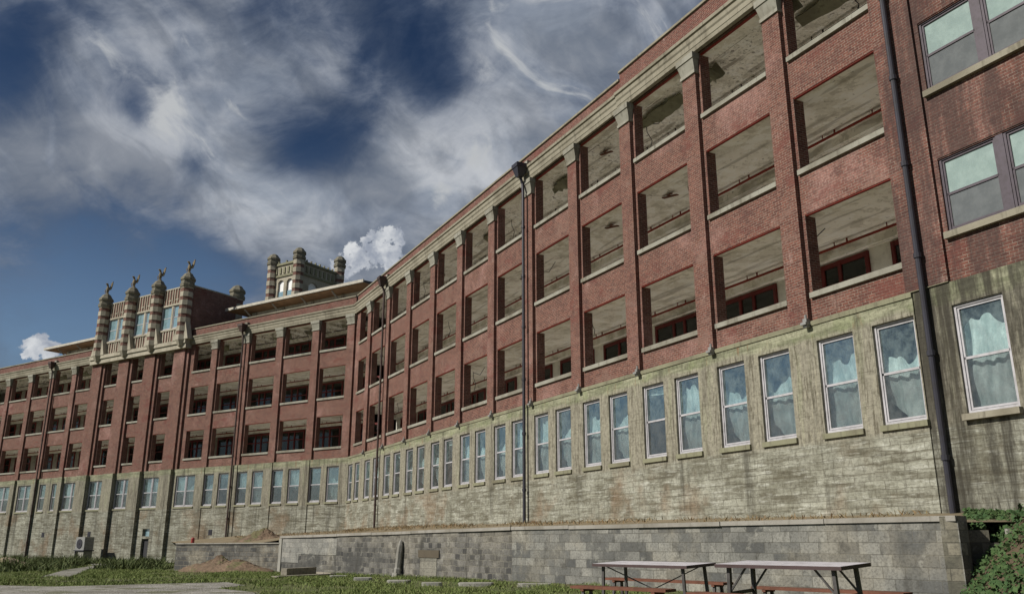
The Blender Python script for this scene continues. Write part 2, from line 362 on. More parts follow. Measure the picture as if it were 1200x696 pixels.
w=MB(); bays(w,opB,0,48.3,LEV,BD,CO1); w.build('brick_wall',[BRICK,REDS,PLAST],root,FB)
w=MB(); bays(w,opC+opP+opD,-75,0,LEV,BD,CO1); w.build('brick_wall',[BRICK,REDS,PLAST],root,FC)
# end pavilion, flush with the wing
wa=[(48.42,51.5),(53.2,56.3),(58,61)]; la=[(8.03,9.93),(11.74,13.67),(15.39,17.3)]
w=MB(); bays(w,wa,48.3,66,la,BD,CO1,0.0,.4,0); w.build('brick_wall',BRICKD,root,FB)
# pavilion piers and pilasters
sillmesh={}
def sill(frame,a,b,z,ya=-.01,yb=YJ+.04,mat=STONEL,h=.155):
    q=MB(); q.box(a-.05,b+.05,ya,YS,z-h,z); q.box(a,b,YS,yb,z-h,z); return q.build('stone_sill',mat,root,frame)
for fr,ops in((FB,opB),(FC,opC+opP+opD)):
    for a,b in ops:
        for s in S: sill(fr,a,b,s)
for a,b in wa:
    for s,t in la: sill(FB,a,b,s,-.12,.2,STONE)
def pil_mesh():
    q=MB(); q.box(-.36,.36,-.07,YS,BD,16.86); return q
def cap_mesh():
    q=MB(); q.add([(-.36,-.09,16.86),(.36,-.09,16.86),(.36,YS,16.86),(-.36,YS,16.86),(-.43,-.2,17.28),(.43,-.2,17.28),(.43,YS,17.28),(-.43,YS,17.28)],[(0,3,2,1),(4,5,6,7),(0,1,5,4),(1,2,6,5),(2,3,7,6),(3,0,4,7)])
    q.box(-.46,.46,-.23,YS,17.28,17.5); q.box(-.4,.4,-.13,YS,16.74,16.86); return q
p0=pil_mesh().build('pilaster',BRICK,root,FB,(3.6,0,0)); c0=cap_mesh().build('capital',STONEL,p0)
for x in [4*k+3.6 for k in range(1,11)]: dup(p0,root,FB,(x,0,0),[c0])
for x in [-.40]+[-4*j-.1 for j in range(1,5)]+[-37.1,-41.1,-45.0,-49.35,-53.5,-57.5]: dup(p0,root,FC,(x,0,0),[c0])
q=MB(); q.box(47.12,48.28,-.07,YS,BD,CO1); q.build('pilaster',BRICKD,root,FB)
for x0,x1 in((-21.35,-19.85),(-25.6,-24.1),(-29.55,-28.0),(-33.8,-32.3)):
    q=MB(); q.box(x0,x1,-.26,YS,BD,17.2); q.box(x0-.25,x1+.35,-.1,YS,BD,17.2); q.build('pier',BRICK,root,FC)
# cornice, parapet
def cornice(a,b,dy=0):
    q=MB(); q.profile([(.02,CO0),(-.08-dy,CO0),(-.10-dy,17.64),(-.12-dy,17.66),(-.12-dy,17.84),(-.16-dy,17.9),(-.17-dy,18.06),(-.23-dy,18.1),(-.24-dy,CO1),(.05,CO1)],a,b); return q
cornice(-.1,35.3).build('cornice',STONE,root,FB); cornice(35.3,48.3,.06).build('cornice',STONE,root,FB)
cornice(-19.6,.1).build('cornice',STONE,root,FC); cornice(-75,-33.9).build('cornice',STONE,root,FC)
def parapet(fr,a,b,z1,ext=0):
    q=MB(); q.box(a,b,.05,.45,CO1,z1); o=q.build('parapet',BRICKP,root,fr)
    c=MB(); c.box(a,b,-.02,.5,z1,z1+.09); c.build('coping',STONE,o); return o
parapet(FB,0.1,35.25,PAR); parapet(FB,35.25,66,PAR+.32); parapet(FC,-19.6,-.1,PAR); parapet(FC,-75,-33.9,PAR)
# galleries: floors, ceilings, inner walls
DEEP=3.7
def gallery(fr,x0,x1,bad=True):
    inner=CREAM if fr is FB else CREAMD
    for i in range(3):
        q=MB(); q.box(x0,x1,YJ,DEEP,FL[i]-.02,FL[i]+.1); q.build('gallery_floor',FLOORM,root,fr)
        zc=T[i]+.14
        q=MB(); q.box(x0,x1,YJ+.002,DEEP,zc,zc+.2)
        q.box(x0,x1,DEEP-.28,DEEP,zc-.3,zc-.002); q.box(x0,x1,YJ+.1,YJ+.35,zc-.12,zc-.002)
        if i==2 and fr is FC:
            n=int((x1-x0)/1.33)
            for k in range(n):
                xx=x0+.5+k*1.33; q.box(xx,xx+.16,YJ+.36,DEEP-.3,zc-.2+.02*(k%2),zc-.004)
        q.build('gallery_ceiling',PLASTB if i==2 else PLAST,root,fr)
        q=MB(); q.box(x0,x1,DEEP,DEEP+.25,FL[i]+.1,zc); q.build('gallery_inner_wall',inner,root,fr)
        q=MB(); q.tube([(x0,DEEP-.75,zc-.17),(x1,DEEP-.75,zc-.17)],.045,8)
        x=x0+1.1
        while x<x1: 
            q.tube([(x,DEEP-.75,zc-.17),(x,DEEP-.75,zc)],.018,6); q.tube([(x+.5,DEEP-.75,zc-.17),(x+.5,DEEP-.75,zc-.02)],.03,6); x+=2.0
        q.build('sprinkler_pipe',REDS if i<2 else PIPER,root,fr)
gallery(FB,-.6,47.2); gallery(FC,-75,-1.6)
q=MB(); q.box(47.2,47.45,YJ,DEEP+.2,BD,CO1); q.build('gallery_end_wall',CREAM,root,FB)
q=MB()
for i in range(3): q.box(47.14,47.2,1.2,2.4,FL[i]+.1,FL[i]+2.3)
q.build('gallery_door',REDP,root,FB)
# red framed windows of the rooms, seen across the galleries
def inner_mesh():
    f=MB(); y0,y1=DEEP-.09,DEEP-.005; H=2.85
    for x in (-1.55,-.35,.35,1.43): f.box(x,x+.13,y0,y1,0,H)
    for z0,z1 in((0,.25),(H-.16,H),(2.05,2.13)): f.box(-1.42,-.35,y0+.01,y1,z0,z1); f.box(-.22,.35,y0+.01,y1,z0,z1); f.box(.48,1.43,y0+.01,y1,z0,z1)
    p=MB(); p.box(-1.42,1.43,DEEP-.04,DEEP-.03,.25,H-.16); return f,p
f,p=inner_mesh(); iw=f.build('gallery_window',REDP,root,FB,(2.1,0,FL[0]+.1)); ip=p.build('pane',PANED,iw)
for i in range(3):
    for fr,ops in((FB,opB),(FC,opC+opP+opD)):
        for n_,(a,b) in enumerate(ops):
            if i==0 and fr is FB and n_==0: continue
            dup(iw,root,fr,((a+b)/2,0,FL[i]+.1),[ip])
# hanging torn plaster in the top galleries
def torn(fr,x,y,z,ln,seed,tilt=.3):
    r=random.Random(seed); q=MB(); n=9; top=[];bot=[]
    for i in range(n+1):
        u=i/n; ww=.10+.16*math.sin(math.pi*u)+r.uniform(-.07,.09)
        top.append((x+ln*(u-.5),y-ww,z-.10-.25*math.sin(u*3)*tilt+r.uniform(-.03,.03))); bot.append((x+ln*(u-.5)+r.uniform(-.1,.1),y+ww,z-.28-.6*tilt*u+r.uniform(-.05,.05)))
    v=top+bot+[(a,b,c+.05) for a,b,c in top]+[(a,b,c+.05) for a,b,c in bot]; N=n+1; f=[]
    for i in range(n):
        f+=[(i,i+1,N+i+1,N+i),(2*N+i,3*N+i,3*N+i+1,2*N+i+1),(i,2*N+i,2*N+i+1,i+1),(N+i,N+i+1,3*N+i+1,3*N+i)]
    f+=[(0,N,3*N,2*N),(n,2*N+n,3*N+n,N+n)]
    q.add(v,f); return q.build('torn_plaster',STONED,root,fr)
zc=T[2]+.12
for k,(x,y,ln,t) in enumerate([(44.6,1.7,2.9,.45),(43.3,.75,1.5,.2),(39.3,1.2,1.1,.35),(36.2,1.35,2.8,.22),(28.3,1.5,2.0,.15),(20.2,1.6,1.7,.15),(12.1,1.7,1.6,.15)]): torn(FB,x,y,zc,ln,k,t)
for k,(x,y,i) in enumerate([(32.5,1.25,1),(36.3,1.4,1),(31.9,1.5,2),(24.4,1.4,1)]):
    q=MB(); z=T[i]+.1; q.bar((x-.38,y,z-.03),(x+.36,y+.12,z-.13),.13,.035); q.bar((x-.1,y,z-.02),(x+.28,y-.1,z-.10),.09,.03); q.build('loose_board',WOOD,root,FB)
for k,x in enumerate((-2.2,-6.3,-10,-14.4,-17.8,-22.6,-26.7,-35.4,-39.3,-43)): torn(FC,x,1.9,zc,2.2,60+k,.4)
r_=random.Random(3)
for fr,xs,yy in((FB,[5.5,9.8,14.2,17.9,22.6,25.7,30.3,34.8,37.2,41.9,45.2],1.6),(FC,[-2.5,-6.8,-10.4,-14.6],1.5)):
    for n_,x in enumerate(xs):
        i=(n_*2)%3; z=T[i]+.1; q=MB(); L_=r_.uniform(.5,1.5)
        q.tube([(x,yy,z),(x+.05,yy,z-.3*L_),(x+.22*L_,yy+.05,z-.65*L_),(x+.15,yy,z-L_)],.016,5)
        if n_%2: q.tube([(x,yy,z-.03),(x+.7,yy+.1,z-.28),(x+1.5,yy,z-.02)],.016,5)
        q.build('loose_cable',PIPE,root,fr)
# roof slab and back walls
q=MB(); q.box(-8,66,.46,18,18.0,18.2); q.build('roof_deck',ROOFT,root,FB)
q=MB(); q.box(-75,-3,.46,24,17.96,18.16); q.build('roof_deck',ROOFT,root,FC)
q=MB(); q.box(-8,66,18,18.3,-1,18.2); q.box(66,66.3,0,18.3,-1,18.2); q.build('rear_wall',BRICKD,root,FB)
q=MB(); q.box(-75,-3,24,24.3,-1.3,18.16); q.box(-75.3,-75,0,24.3,-1.3,18.9); q.build('rear_wall',BRICKD,root,FC)

# ground storey
def win_z(): return 3.77,6.29
WZ0,WZ1=win_z()
def base(fr,x0,x1,ops,zb,mat,ya=-.10,yb=.42,ztop=BD):
    q=MB(); e=x0
    for a,b in sorted(ops):
        q.box(e,a,ya,yb,zb,ztop); q.box(a,b,ya,yb,zb,WZ0-.14); q.box(a,b,ya,yb,WZ1,ztop); e=b
    q.box(e,x1,ya,yb,zb,ztop); return q.build('concrete_wall',mat,root,fr)
gB=[(.3,1.35),(1.9,3.0)]
for k in range(1,12):
    o=.1 if k<11 else .2
    gB+=[(4*k+o,4*k+o+1.23),(4*k+o+1.84,4*k+o+3.07)]
gA=[(48.27,49.5),(50.3,51.53),(53.5,54.7)]
base(FB,-.2,46.95+.35,[x for x in gB],.2,BASE); base(FB,47.3,66,gA,.2,BASED,-.06)
gC=[]
for j in range(4): gC+=[(-4*j-2.05,-4*j-.82),(-4*j-3.85,-4*j-2.62)]
gT=[(-19.45,-16.95),(-23.95,-21.55),(-28.0,-25.55),(-32.1,-29.65),(-36.2,-33.6)]
gS=[(-38.15,-37.05),(-40.3,-39.2)]
gD=[(-44.2,-41.8),(-48.2,-45.8),(-52.3,-49.9)]
base(FC,-19.6,.05,gC+gT[:1],-.6,BASEF)
# west part with a door and its fanlight cut in
q=MB()
def seg(a,b,z0,z1): q.box(a,b,-.10,.42,z0,z1)
e=-75
for a,b in sorted(gT[1:]+gS+gD):
    seg(e,a,-1.3,BD); 
    if abs(b+21.55)<.01:
        seg(a,-23.2,-1.3,WZ0-.14); seg(-22.25,b,-1.3,WZ0-.14); seg(-23.2,-22.25,1.25,1.45); seg(-23.2,-22.25,2.05,WZ0-.14); seg(-23.2,-22.25,-1.3,-.62)
    else: seg(a,b,-1.3,WZ0-.14)
    seg(a,b,WZ1,BD); e=b
seg(e,-19.6,-1.3,BD)
q.build('concrete_wall',BASEF,root,FC)
d=MB(); d.box(-23.2,-22.25,.1,.16,-.62,1.25); d=d.build('basement_door',PLASTICW,root,FC)
hnd=MB(); hnd.tube([(-22.38,.06,.3),(-22.38,.06,.45)],.025,6); hnd.build('handle',LEG,d)
f=MB(); f.box(-23.2,-22.25,.12,.14,1.45,2.05); f.build('fanlight',PANET,root,FC)
for x,z in((-31.0,1.65),(-38.5,1.62),(-46.6,1.6),(-14.4,1.72)):
    v=MB(); v.box(x-.24,x+.24,-.104,-.07,z-.22,z+.22); 
    for k in range(4): v.box(x-.2,x+.2,-.13,-.105,z-.17+k*.1,z-.12+k*.1)
    v.build('air_vent',PIPE,root,FC)
# buttresses on the ground storey
for x0,x1,d in((-21.35,-19.85,.3),(-25.6,-24.1,.3),(-29.55,-28.05,.3),(-33.75,-32.15,.3),(-37.0,-36.3,.2),(-41.45,-40.75,.25),(-45.35,-44.65,.2),(-49.7,-48.9,.2)):
    b_=MB(); b_.box(x0,x1,-.1-d,-.1,-1.3,BD-.002); 
    b_.build('buttress',BASEF,root,FC)
for j in range(5):
    b_=MB(); b_.box(-4*j-.45,-4*j+.2,-.16,-.1,0,BD-.01); b_.build('buttress',BASEF,root,FC)
# concrete drip ledge at the brick line
q=MB(); q.box(-.1,47.3,-.13,-.1,BD-.12,BD); q.box(-.1,48.3,-.1,.08,BD,BD+.02); q.build('drip_ledge',STONED,root,FB)
# double-hung windows
def window_proto(w,h):
    f=MB(); t=.06
    f.box(0,t,0,.13,0,h); f.box(w-t,w,0,.13,0,h); f.box(t,w-t,0,.13,0,t+.02); f.box(t,w-t,0,.13,h-t,h)
    f.box(t,w-t,.03,.1,h*.49,h*.49+.06)
    f.box(t,t+.045,.03,.08,.09,h-t); f.box(w-t-.045,w-t,.03,.08,.09,h-t); f.box(t+.045,w-t-.045,.03,.08,.095,.14); f.box(t+.045,w-t-.045,.03,.08,h-t-.05,h-t)
    u=MB(); u.box(t+.04,w-t-.04,.066,.07,h*.49+.06,h-t-.04)
    l=MB(); l.box(t+.04,w-t-.04,.055,.059,.13,h*.49)
    return f,u,l
def curtain_mesh(w,h,kind,seed):
    r=random.Random(seed); q=MB(); n=26; mz=26
    ph=[r.uniform(0,6.28) for _ in range(6)]
    fr_=r.uniform(.8,1.25); sh_=r.uniform(-.22,.14)
    def topz(u):
        if kind==3: return h*.97
        if kind==0: return h*(.74+sh_+.05*math.sin(u*7+ph[0])+.025*math.sin(u*17+ph[1])-.25*max(0,.18-u)-.3*max(0,u-.86))
        if kind==1: return h*.97
        return h*(.80+.07*math.sin(u*4+ph[0])+.03*math.sin(u*15+ph[1]))
    def botz(u):
        if kind==0: return h*(.05+.42*max(0,.45-u)**1.0)
        if kind==1: return h*(.50+2.2*sh_+.05*math.sin(u*9+ph[2]))
        if kind==3: return h*.86
        return h*.04
    v=[]
    for j in range(mz+1):
        for i in range(n+1):
            u=i/n; t=j/mz; z=botz(u)+(topz(u)-botz(u))*t
            y=.24+.03*math.sin(u*24*fr_+ph[3]+2*math.sin(t*3+ph[4]))+.035*math.sin(u*6+t*7+ph[5])+.03*math.sin(t*11+u*9+ph[1])*(1-t)
            v.append((.02+u*(w-.04),y,z))
    q.add(v,[(j*(n+1)+i,j*(n+1)+i+1,(j+1)*(n+1)+i+1,(j+1)*(n+1)+i) for j in range(mz) for i in range(n)]); return q
H=WZ1-WZ0; protos={}
def put_window(fr,a,b,y=-.02,z=WZ0,h=H,fm=WHITEP,pu=PANE,pl=PANES,key=''):
    w=round(b-a,2); ck=random.choice(range(9)); k=(w,ck,h,key)
    if k not in protos:
        f,u,l=window_proto(w,h); fo=f.build('sash_window',fm,root,fr,(a,y,z)); 
        protos[k]=(fo,[u.build('upper_pane',pu,fo),l.build('lower_pane',pl,fo),curtain_mesh(w,h,(0,0,1,2,1,0,2,1,3)[ck],ck*7+int(w*100)+(50 if key else 0)).build('curtain',CURT,fo,smooth=True)])
        return fo
    fo,tr=protos[k]; return dup(fo,root,fr,(a,y,z),tr)
for a,b in gB: put_window(FB,a,b); sill(FB,a,b,WZ0,-.17,.1,STONED,.14)
for a,b in gA: put_window(FB,a,b,.0); sill(FB,a,b,WZ0,-.2,.1,STONE,.14)
for a,b in gC+gS: put_window(FC,a,b); sill(FC,a,b,WZ0,-.17,.1,STONED,.14)
for a,b in gT+gD:
    c=(a+b)/2; put_window(FC,a,round(c-.02,2)); put_window(FC,round(c+.02,2),b); sill(FC,a,b,WZ0,-.17,.1,STONED,.14)
for a,b in wa:
    for s,t in la:
        c=(a+b)/2; h=t-s
        f1=put_window(FB,a,round(c-.09,2),.05,s,h,MAUVE,PANEA,PANEB,'a'); put_window(FB,round(c+.09,2),b,.05,s,h,MAUVE,PANEA,PANEB,'a')
        q=MB(); q.box(c-.09,c+.09,.03,.2,s,t); q.build('mullion',MAUVE,root,FB)
# near-black backing sheets stand in for unlit rooms of ground storey and pavilion
q=MB(); q.box(-1.5,66,1.3,1.4,0,BD); q.box(-1.5,66,.43,1.3,BD-.25,BD-.02); q.box(48.5,66,1.0,1.1,BD,18); q.build('dark_room_backing',DARKM,root,FB)
q=MB(); q.box(-75,-.8,1.3,1.4,-1,BD); q.box(-75,-.8,.43,1.3,BD-.25,BD-.02); q.build('dark_room_backing',DARKM,root,FC)
# lamp brackets along the brick line
br=MB(); br.box(-.07,.07,-.26,-.13,-.16,.08); br.tube([(0,-.2,.08),(0,-.2,.2)],.035,6); br.box(-.1,.1,-.33,-.2,-.1,-.03)
b0=br.build('lamp_bracket',METALG,root,FB,(4.0,0,BD))
for k in range(2,12): (dup(b0,root,FB,(4*k,0,BD)) if k>1 else None)
# downpipes
def downpipe(fr,x,zb,zt,hop=True,mat=PIPE):
    q=MB(); q.tube([(x,-.28,zb),(x,-.28,zt-.9),(x-.02,-.30,zt-.4),(x,-.46,zt)] if hop else [(x,-.2,zb),(x,-.2,zt)],.07 if hop else .07,10)
    z=zb+1.5
    while z<zt-1: q.tube([(x,-.28 if hop else -.2,z),(x,-.28 if hop else -.2,z+.12)],.095,10); z+=2.4
    o=q.build('downpipe',mat,root,fr)
    if hop:
        h=MB(); h.add([(x-.13,-.6,zt-.1),(x+.13,-.6,zt-.1),(x+.13,-.32,zt-.1),(x-.13,-.32,zt-.1),(x-.26,-.72,zt+.35),(x+.26,-.72,zt+.35),(x+.26,-.2,zt+.35),(x-.26,-.2,zt+.35)],[(0,3,2,1),(4,5,6,7),(0,1,5,4),(1,2,6,5),(2,3,7,6),(3,0,4,7)])
        h.box(x-.29,x+.29,-.75,-.18,zt+.35,zt+.55); h.build('hopper',mat,o)
        s_=MB(); s_.box(x-.1,x+.25,-.19,.05,zt+.1,zt+.75); s_.build('outlet_stone',STONEL,o)
downpipe(FB,47.68,1.3,20,False); downpipe(FB,27.5,1.6,17.75); downpipe(FB,7.3,1.7,17.75,True,PIPER); downpipe(FC,-12.3,1.2,17.75,True,PIPER); downpipe(FC,-40.75,-.6,17.75,True,PIPER)

# ---- tall entrance pavilion on the roof line with winged finials
PX0,PX1=-33.3,-20.0; PT=22.95
fb=MB()
wins=[(-32.0,-29.0),(-27.8,-24.95),(-23.8,-20.75)]
WA,WB=19.25,21.4
fb.box(PX0,wins[0][0],-.25,.2,CO0+.45,PT)
for i,(a,b) in enumerate(wins):
    fb.box(a,b,-.25,.2,CO0+.45,WA); fb.box(a,b,-.25,.2,WB,PT)
    fb.box(b,wins[i+1][0] if i<2 else PX1,-.25,.2,CO0+.45,PT)
fb.box(PX1-.35,PX1,.2,5.2,18.2,PT); fb.box(PX0,PX0+.35,.2,5.2,18.2,PT); fb.box(PX0+.35,PX1-.35,4.9,5.2,18.2,PT); fb.box(PX0+.35,PX1-.35,.2,4.9,PT-.6,PT-.4)
fb.build('pavilion_wall',BRICK,root,FC)
tr=MB(); 
for z0,z1,y in((17.2,17.62,-.55),(17.62,17.95,-.66),(PT,PT+.12,-.32)): tr.box(PX0-.55,PX1+.55 if z1<19 else PX1+.05,y,.22 if z1>19 else .05,z0,z1)
tr.box(PX1-.4,PX1+.05,.22,5.25,PT,PT+.12)
for a,b in wins:
    tr.box(a-.1,b+.1,-.33,-.25,WB,WB+.16); tr.box(a-.1,b+.1,-.36,-.25,WA-.16,WA); c=(a+b)/2; tr.box(c-.12,c+.12,-.28,.0,WA,WB)
    for dx in(-1.3,-.95,-.55,-.16,.16,.55,.95,1.3):
        tr.box(c+dx-.05,c+dx+.05,-.31,-.25,WB+.16,PT); tr.box(c+dx-.07,c+dx+.07,-.31,-.25,17.95,WA-.16)
    for dx in (-.5,.5): tr.box(c+dx-.2,c+dx+.2,-.30,-.25,WB+.5,WB+.6)
tr.build('stone_trim',STONET,root,FC)
for a,b in wins:
    c=(a+b)/2
    for x0,x1 in((a,round(c-.12,2)),(round(c+.12,2),b)):
        k=('t',round(x1-x0,2))
        if k not in protos:
            f,u,l=window_proto(x1-x0,WB-WA); fo=f.build('sash_window',WHITEP,root,FC,(x0,-.24,WA)); protos[k]=(fo,[u.build('upper_pane',PANET,fo),l.build('lower_pane',PANET,fo)])
        else: dup(protos[k][0],root,FC,(x0,-.24,WA),protos[k][1])
q=MB(); q.box(PX0+.5,PX1-.5,1.2,1.3,18.2,22); q.build('dark_room_backing',DARKM,root,FC)  # near-black sheet, the room's darkness is put into its colour
def turret_mesh(r,z0,z1,step,flare=True,dome=True):
    q=MB(); prof=[];mis=[]
    if flare: prof=[(r*.55,z0-.5),(r*1.05,z0)]; mis=[0]
    else: prof=[(r,z0)]
    z=z0;k=0
    while z<z1-.01:
        zz=min(z+step*(1.15 if k%2==0 else .8),z1); rr=r*(1.06 if k%2==0 else 1.0)
        prof+=[(rr,z+.005),(rr,zz)]; mis+=[0,0 if k%2==0 else 1]; z=zz;k+=1
    prof+=[(r*1.22,z1+.02),(r*1.28,z1+.28),(r*1.12,z1+.32),(r*1.12,z1+.62),(r*1.26,z1+.66),(r*1.26,z1+.85)]; mis+=[2]*6
    if dome: prof+=[(r*1.0,z1+1.0),(r*.72,z1+1.25),(r*.3,z1+1.4)]; mis+=[2]*3
    q.lathe(prof,8,(0,0),math.pi/8,mis+[2]); return q
def gargoyle():
    q=MB()
    q.lathe([(.20,0),(.22,.1),(.13,.2),(.16,.35),(.22,.6),(.2,.85),(.12,1.0),(.09,1.08)],8)
    q.tube([(0,-.02,1.0),(0,-.1,1.18),(0,-.2,1.3),(0,-.36,1.26)],[.1,.13,.12,.05],8)          # head bent forward
    for s in(-1,1):                                                                             # raised wings
        v=[(s*.12,.05,.55),(s*.16,.15,.95),(s*.42,.16,1.45),(s*.62,.2,1.6),(s*.52,.22,1.1),(s*.32,.2,.62)]
        q.add(v+[(x,y+.09,z) for x,y,z in v],[(0,1,2,3,4,5),(11,10,9,8,7,6)]+[(i,6+i,6+(i+1)%6,(i+1)%6) for i in range(6)])
        q.tube([(s*.12,-.08,.7),(s*.2,-.22,.5),(s*.12,-.22,.15)],[.07,.06,.05],6)
    return q
t0=turret_mesh(.53,17.9,22.7,.4).build('turret',[STONET,BRICK,LICH],root,FC,(-20.15,-.5,0))
ga=gargoyle().build('winged_figure',TEALST,t0,None,(0,0,24.05),smooth=False); ga.scale=(.75,.75,.8)
bt=MB()
for s in(-1,1): bt.add([(s*.25,-.2,17.95),(s*.25,.3,17.95),(s*1.05,.3,17.95),(s*1.05,-.2,17.95),(s*.25,-.2,19.6),(s*.25,.3,19.6),(s*.5,.3,19.6),(s*.5,-.2,19.6)],[(0,1,2,3),(4,5,6,7),(0,1,5,4),(1,2,6,5),(2,3,7,6),(3,0,4,7)])
bo=bt.build('flared_foot',STONET,t0)
for x,a in((-24.35,.0),(-28.35,.0),(-32.6,0)): 
    c=t0.copy(); place(c,root,FC,(x,-.5,0))
    for ch in(ga,bo): d=ch.copy(); COL.objects.link(d); d.parent=c
rt=turret_mesh(.62,18.0,23.0,.5).build('turret',[STONET,BRICK,LICH],root,FC,(-20.5,5.2,0))
# penthouse behind the parapets with timber eaves
def penthouse(x0,x1,capends=True):
    q=MB(); q.box(x0+1.5,x1-1.2,4.6,14,18.0,21.1); o=q.build('penthouse',CREAM,root,FC)
    r=MB(); r.profile([(2.95,21.17),(2.95,21.30),(9,21.95),(15,21.3),(15,21.17)],x0,x1,0); rr=r.build('roof',ROOFT,o)
    s_=MB(); s_.box(x0+.05,x1-.05,3.0,14.9,21.09,21.165); s_.build('soffit',SOFFIT,o)
    e=MB(); e.box(x0-.05,x1+.05,2.82,2.948,21.11,21.35); e.build('gutter',EAVE,o)
    b=MB(); x=x0+2
    while x<x1-1: b.box(x,x+.22,4.45,4.6,18.2,21.05); b.bar((x+.1,4.5,20.2),(x+.1,3.2,21.08),.1); x+=3.6
    b.box(x0+1.5,x1-1.2,4.5,4.598,20.3,20.46); b.box(x0+1.5,x1-1.2,4.5,4.598,19.5,19.6); b.build('bracket',EAVE,o)
    return o
penthouse(-18.9,-2.2); penthouse(-49.0,-34.5)
q=MB(); q.box(-6.0,-2.2,8.5,16,18.0,21.0); q.build('penthouse',SOFFIT,root,FC)
# bell tower
tw=MB(); TX0,TX1,TY0,TY1=-28.4,-24.3,16.0,22.2; ZT=30.6
tw.box(TX0,TX1,TY0,TY1,18.0,25.4)
def arch_face(axis,fixed,thick,a0,a1,holes,z0,z1):
    e=a0
    def bx(a,b,u,v):
        if axis=='x': tw.box(a,b,fixed,fixed+thick,u,v)
        else: tw.box(fixed-thick,fixed,a,b,u,v)
    for a,b,h0,h1 in holes:
        bx(e,a,z0,z1); n=8; c=(a+b)/2; rad=(b-a)/2
        for k in range(n):
            u=a+(b-a)*k/n; v=a+(b-a)*(k+1)/n; mid=(u+v)/2-c; bx(u,v,h1+math.sqrt(max(rad*rad-mid*mid,0))*.9,z1)
        e=b
    bx(e,a1,z0,z1)
arch_face('x',TY0,.35,TX0,TX1,[(TX0+1.0,TX0+1.9,0,28.4),(TX0+2.35,TX0+3.25,0,28.4)],25.4,ZT)
arch_face('y',TX1,.35,TY0+.35,TY1,[(TY0+1.6,TY0+3.0,0,28.0),(TY0+3.8,TY0+5.2,0,28.0)],25.4,ZT)
tw.box(TX0,TX0+.35,TY0+.35,TY1,25.4,ZT)
two=tw.build('bell_tower',STONET,root,FC)
q=MB(); q.box(TX0-.12,TX1+.12,TY0-.12,TY0-.005,29.15,29.4); q.box(TX1+.005,TX1+.12,TY0-.004,TY1,29.15,29.4); q.box(TX0-.08,TX1+.16,TY0-.16,TY0-.006,ZT-.1,ZT+.15); q.box(TX1+.006,TX1+.16,TY0-.005,TY1,ZT-.1,ZT+.15)
for k in range(9):
    y=TY0+.4+k*.66; q.box(TX1+.006,TX1+.1,y,y+.3,29.55,30.25); q.box(TX1-.1,TX1+.1,y,y+.12,ZT+.15,ZT+.4)
for k in range(6): x=TX0+.5+k*.62; q.box(x,x+.3,TY0-.1,TY0-.006,29.55,30.25)
for k in range(3): x=TX0+.9+k*1.2; q.box(x,x+.12,TY0-.1,TY0+.1,ZT+.15,ZT+.4)
q.build('tower_trim',STONED,two)
wl=mat_plain('white_louvre',(.78,.78,.78),.6,0,.15)
q=MB(); q.box(TX0+.95,TX0+3.3,TY0+.2,TY0+.24,27.3,29.1); q.box(TX1-.24,TX1-.2,TY0+1.55,TY0+5.25,26.5,29.1); q.build('louvre',wl,two)
q=MB(); q.box(TX0+1.0,TX0+1.9,TY0+.12,TY0+.16,25.3,27.5); q.box(TX0+2.35,TX0+3.25,TY0+.12,TY0+.16,25.3,27.5); q.build('tower_pane',PANET,two)
tt=turret_mesh(.60,18.2,30.7,.47,False).build('turret',[STONET,BRICK,LICH],two,None,(TX1,TY0,0))
for x,y,dz in((TX0,TY0,0),(TX1,TY1,.75),(TX0,TY1,.3)):
    c=tt.copy(); COL.objects.link(c); c.parent=two; c.location=(x,y,dz)

# ------------------------------------------------------------------ terrace and retaining walls
RP=(7.44,14.69); MP=(0.0,24.83); LP=(-9.9,37.9); LO=(-15.6,41.2)
capz={'R':1.46,'M':1.44,'L':1.26}
def frame2(p,q): return (math.atan2(q[1]-p[1],q[0]-p[0]),(p[0],p[1],0)), math.hypot(q[0]-p[0],q[1]-p[1])
def wall_run(name,p,q,zp,zq,mat,label,cat,thick=.3,zb=-.9,capm=CAPM,caph=.09):
    fr,ln=frame2(p,q); o=empty(name,(p[0],p[1],0),fr[0]); tag(o,label,cat)
    b=MB(); v=[(0,0,zb),(ln,0,zb),(ln,thick,zb),(0,thick,zb),(0,0,zp-caph),(ln,0,zq-caph),(ln,thick,zq-caph),(0,thick,zp-caph)]
    b.add(v,[(0,3,2,1),(4,5,6,7),(0,1,5,4),(1,2,6,5),(2,3,7,6),(3,0,4,7)]); b.build('masonry',mat,o)
    if capm:
        n=max(1,int(ln/2.4))
        c=MB(); r=random.Random(len(name)+int(ln*10))
        for i in range(n):
            a=i/n*ln; e=(i+1)/n*ln-.012; za=zp+(zq-zp)*a/ln; ze=zp+(zq-zp)*e/ln; dy=r.uniform(-.012,.012); dz=r.uniform(-.006,.006)
            c.add([(a,-.05+dy,za-caph+dz),(e,-.05+dy,ze-caph+dz),(e,thick+.03,ze-caph),(a,thick+.03,za-caph),(a,-.05+dy,za+dz),(e,-.05+dy,ze+dz),(e,thick+.03,ze),(a,thick+.03,za)],[(0,3,2,1),(4,5,6,7),(0,1,5,4),(1,2,6,5),(2,3,7,6),(3,0,4,7)])
        c.build('coping',capm,o)
    return o,ln
w1,l1=wall_run('block_retaining_wall',MP,RP,1.44,1.46,CMU,'mixed grey concrete block retaining wall with pale coping behind the tables','wall')
w2,l2=wall_run('stone_retaining_wall',LP,MP,1.26,1.44,OLDW,'long dark blotchy old masonry retaining wall with pale patched upper left','wall')
w3,l3=wall_run('low_block_wall',LO,LP,.97,1.0,LOWW,'low mortar smeared dark block wall behind the brown earth heap','wall',.3,-1.2,CAPM,.05)
fr3,_l=frame2(LO,LP); q=MB(); q.box(-.002,.3,.31,34,-1.6,.93)
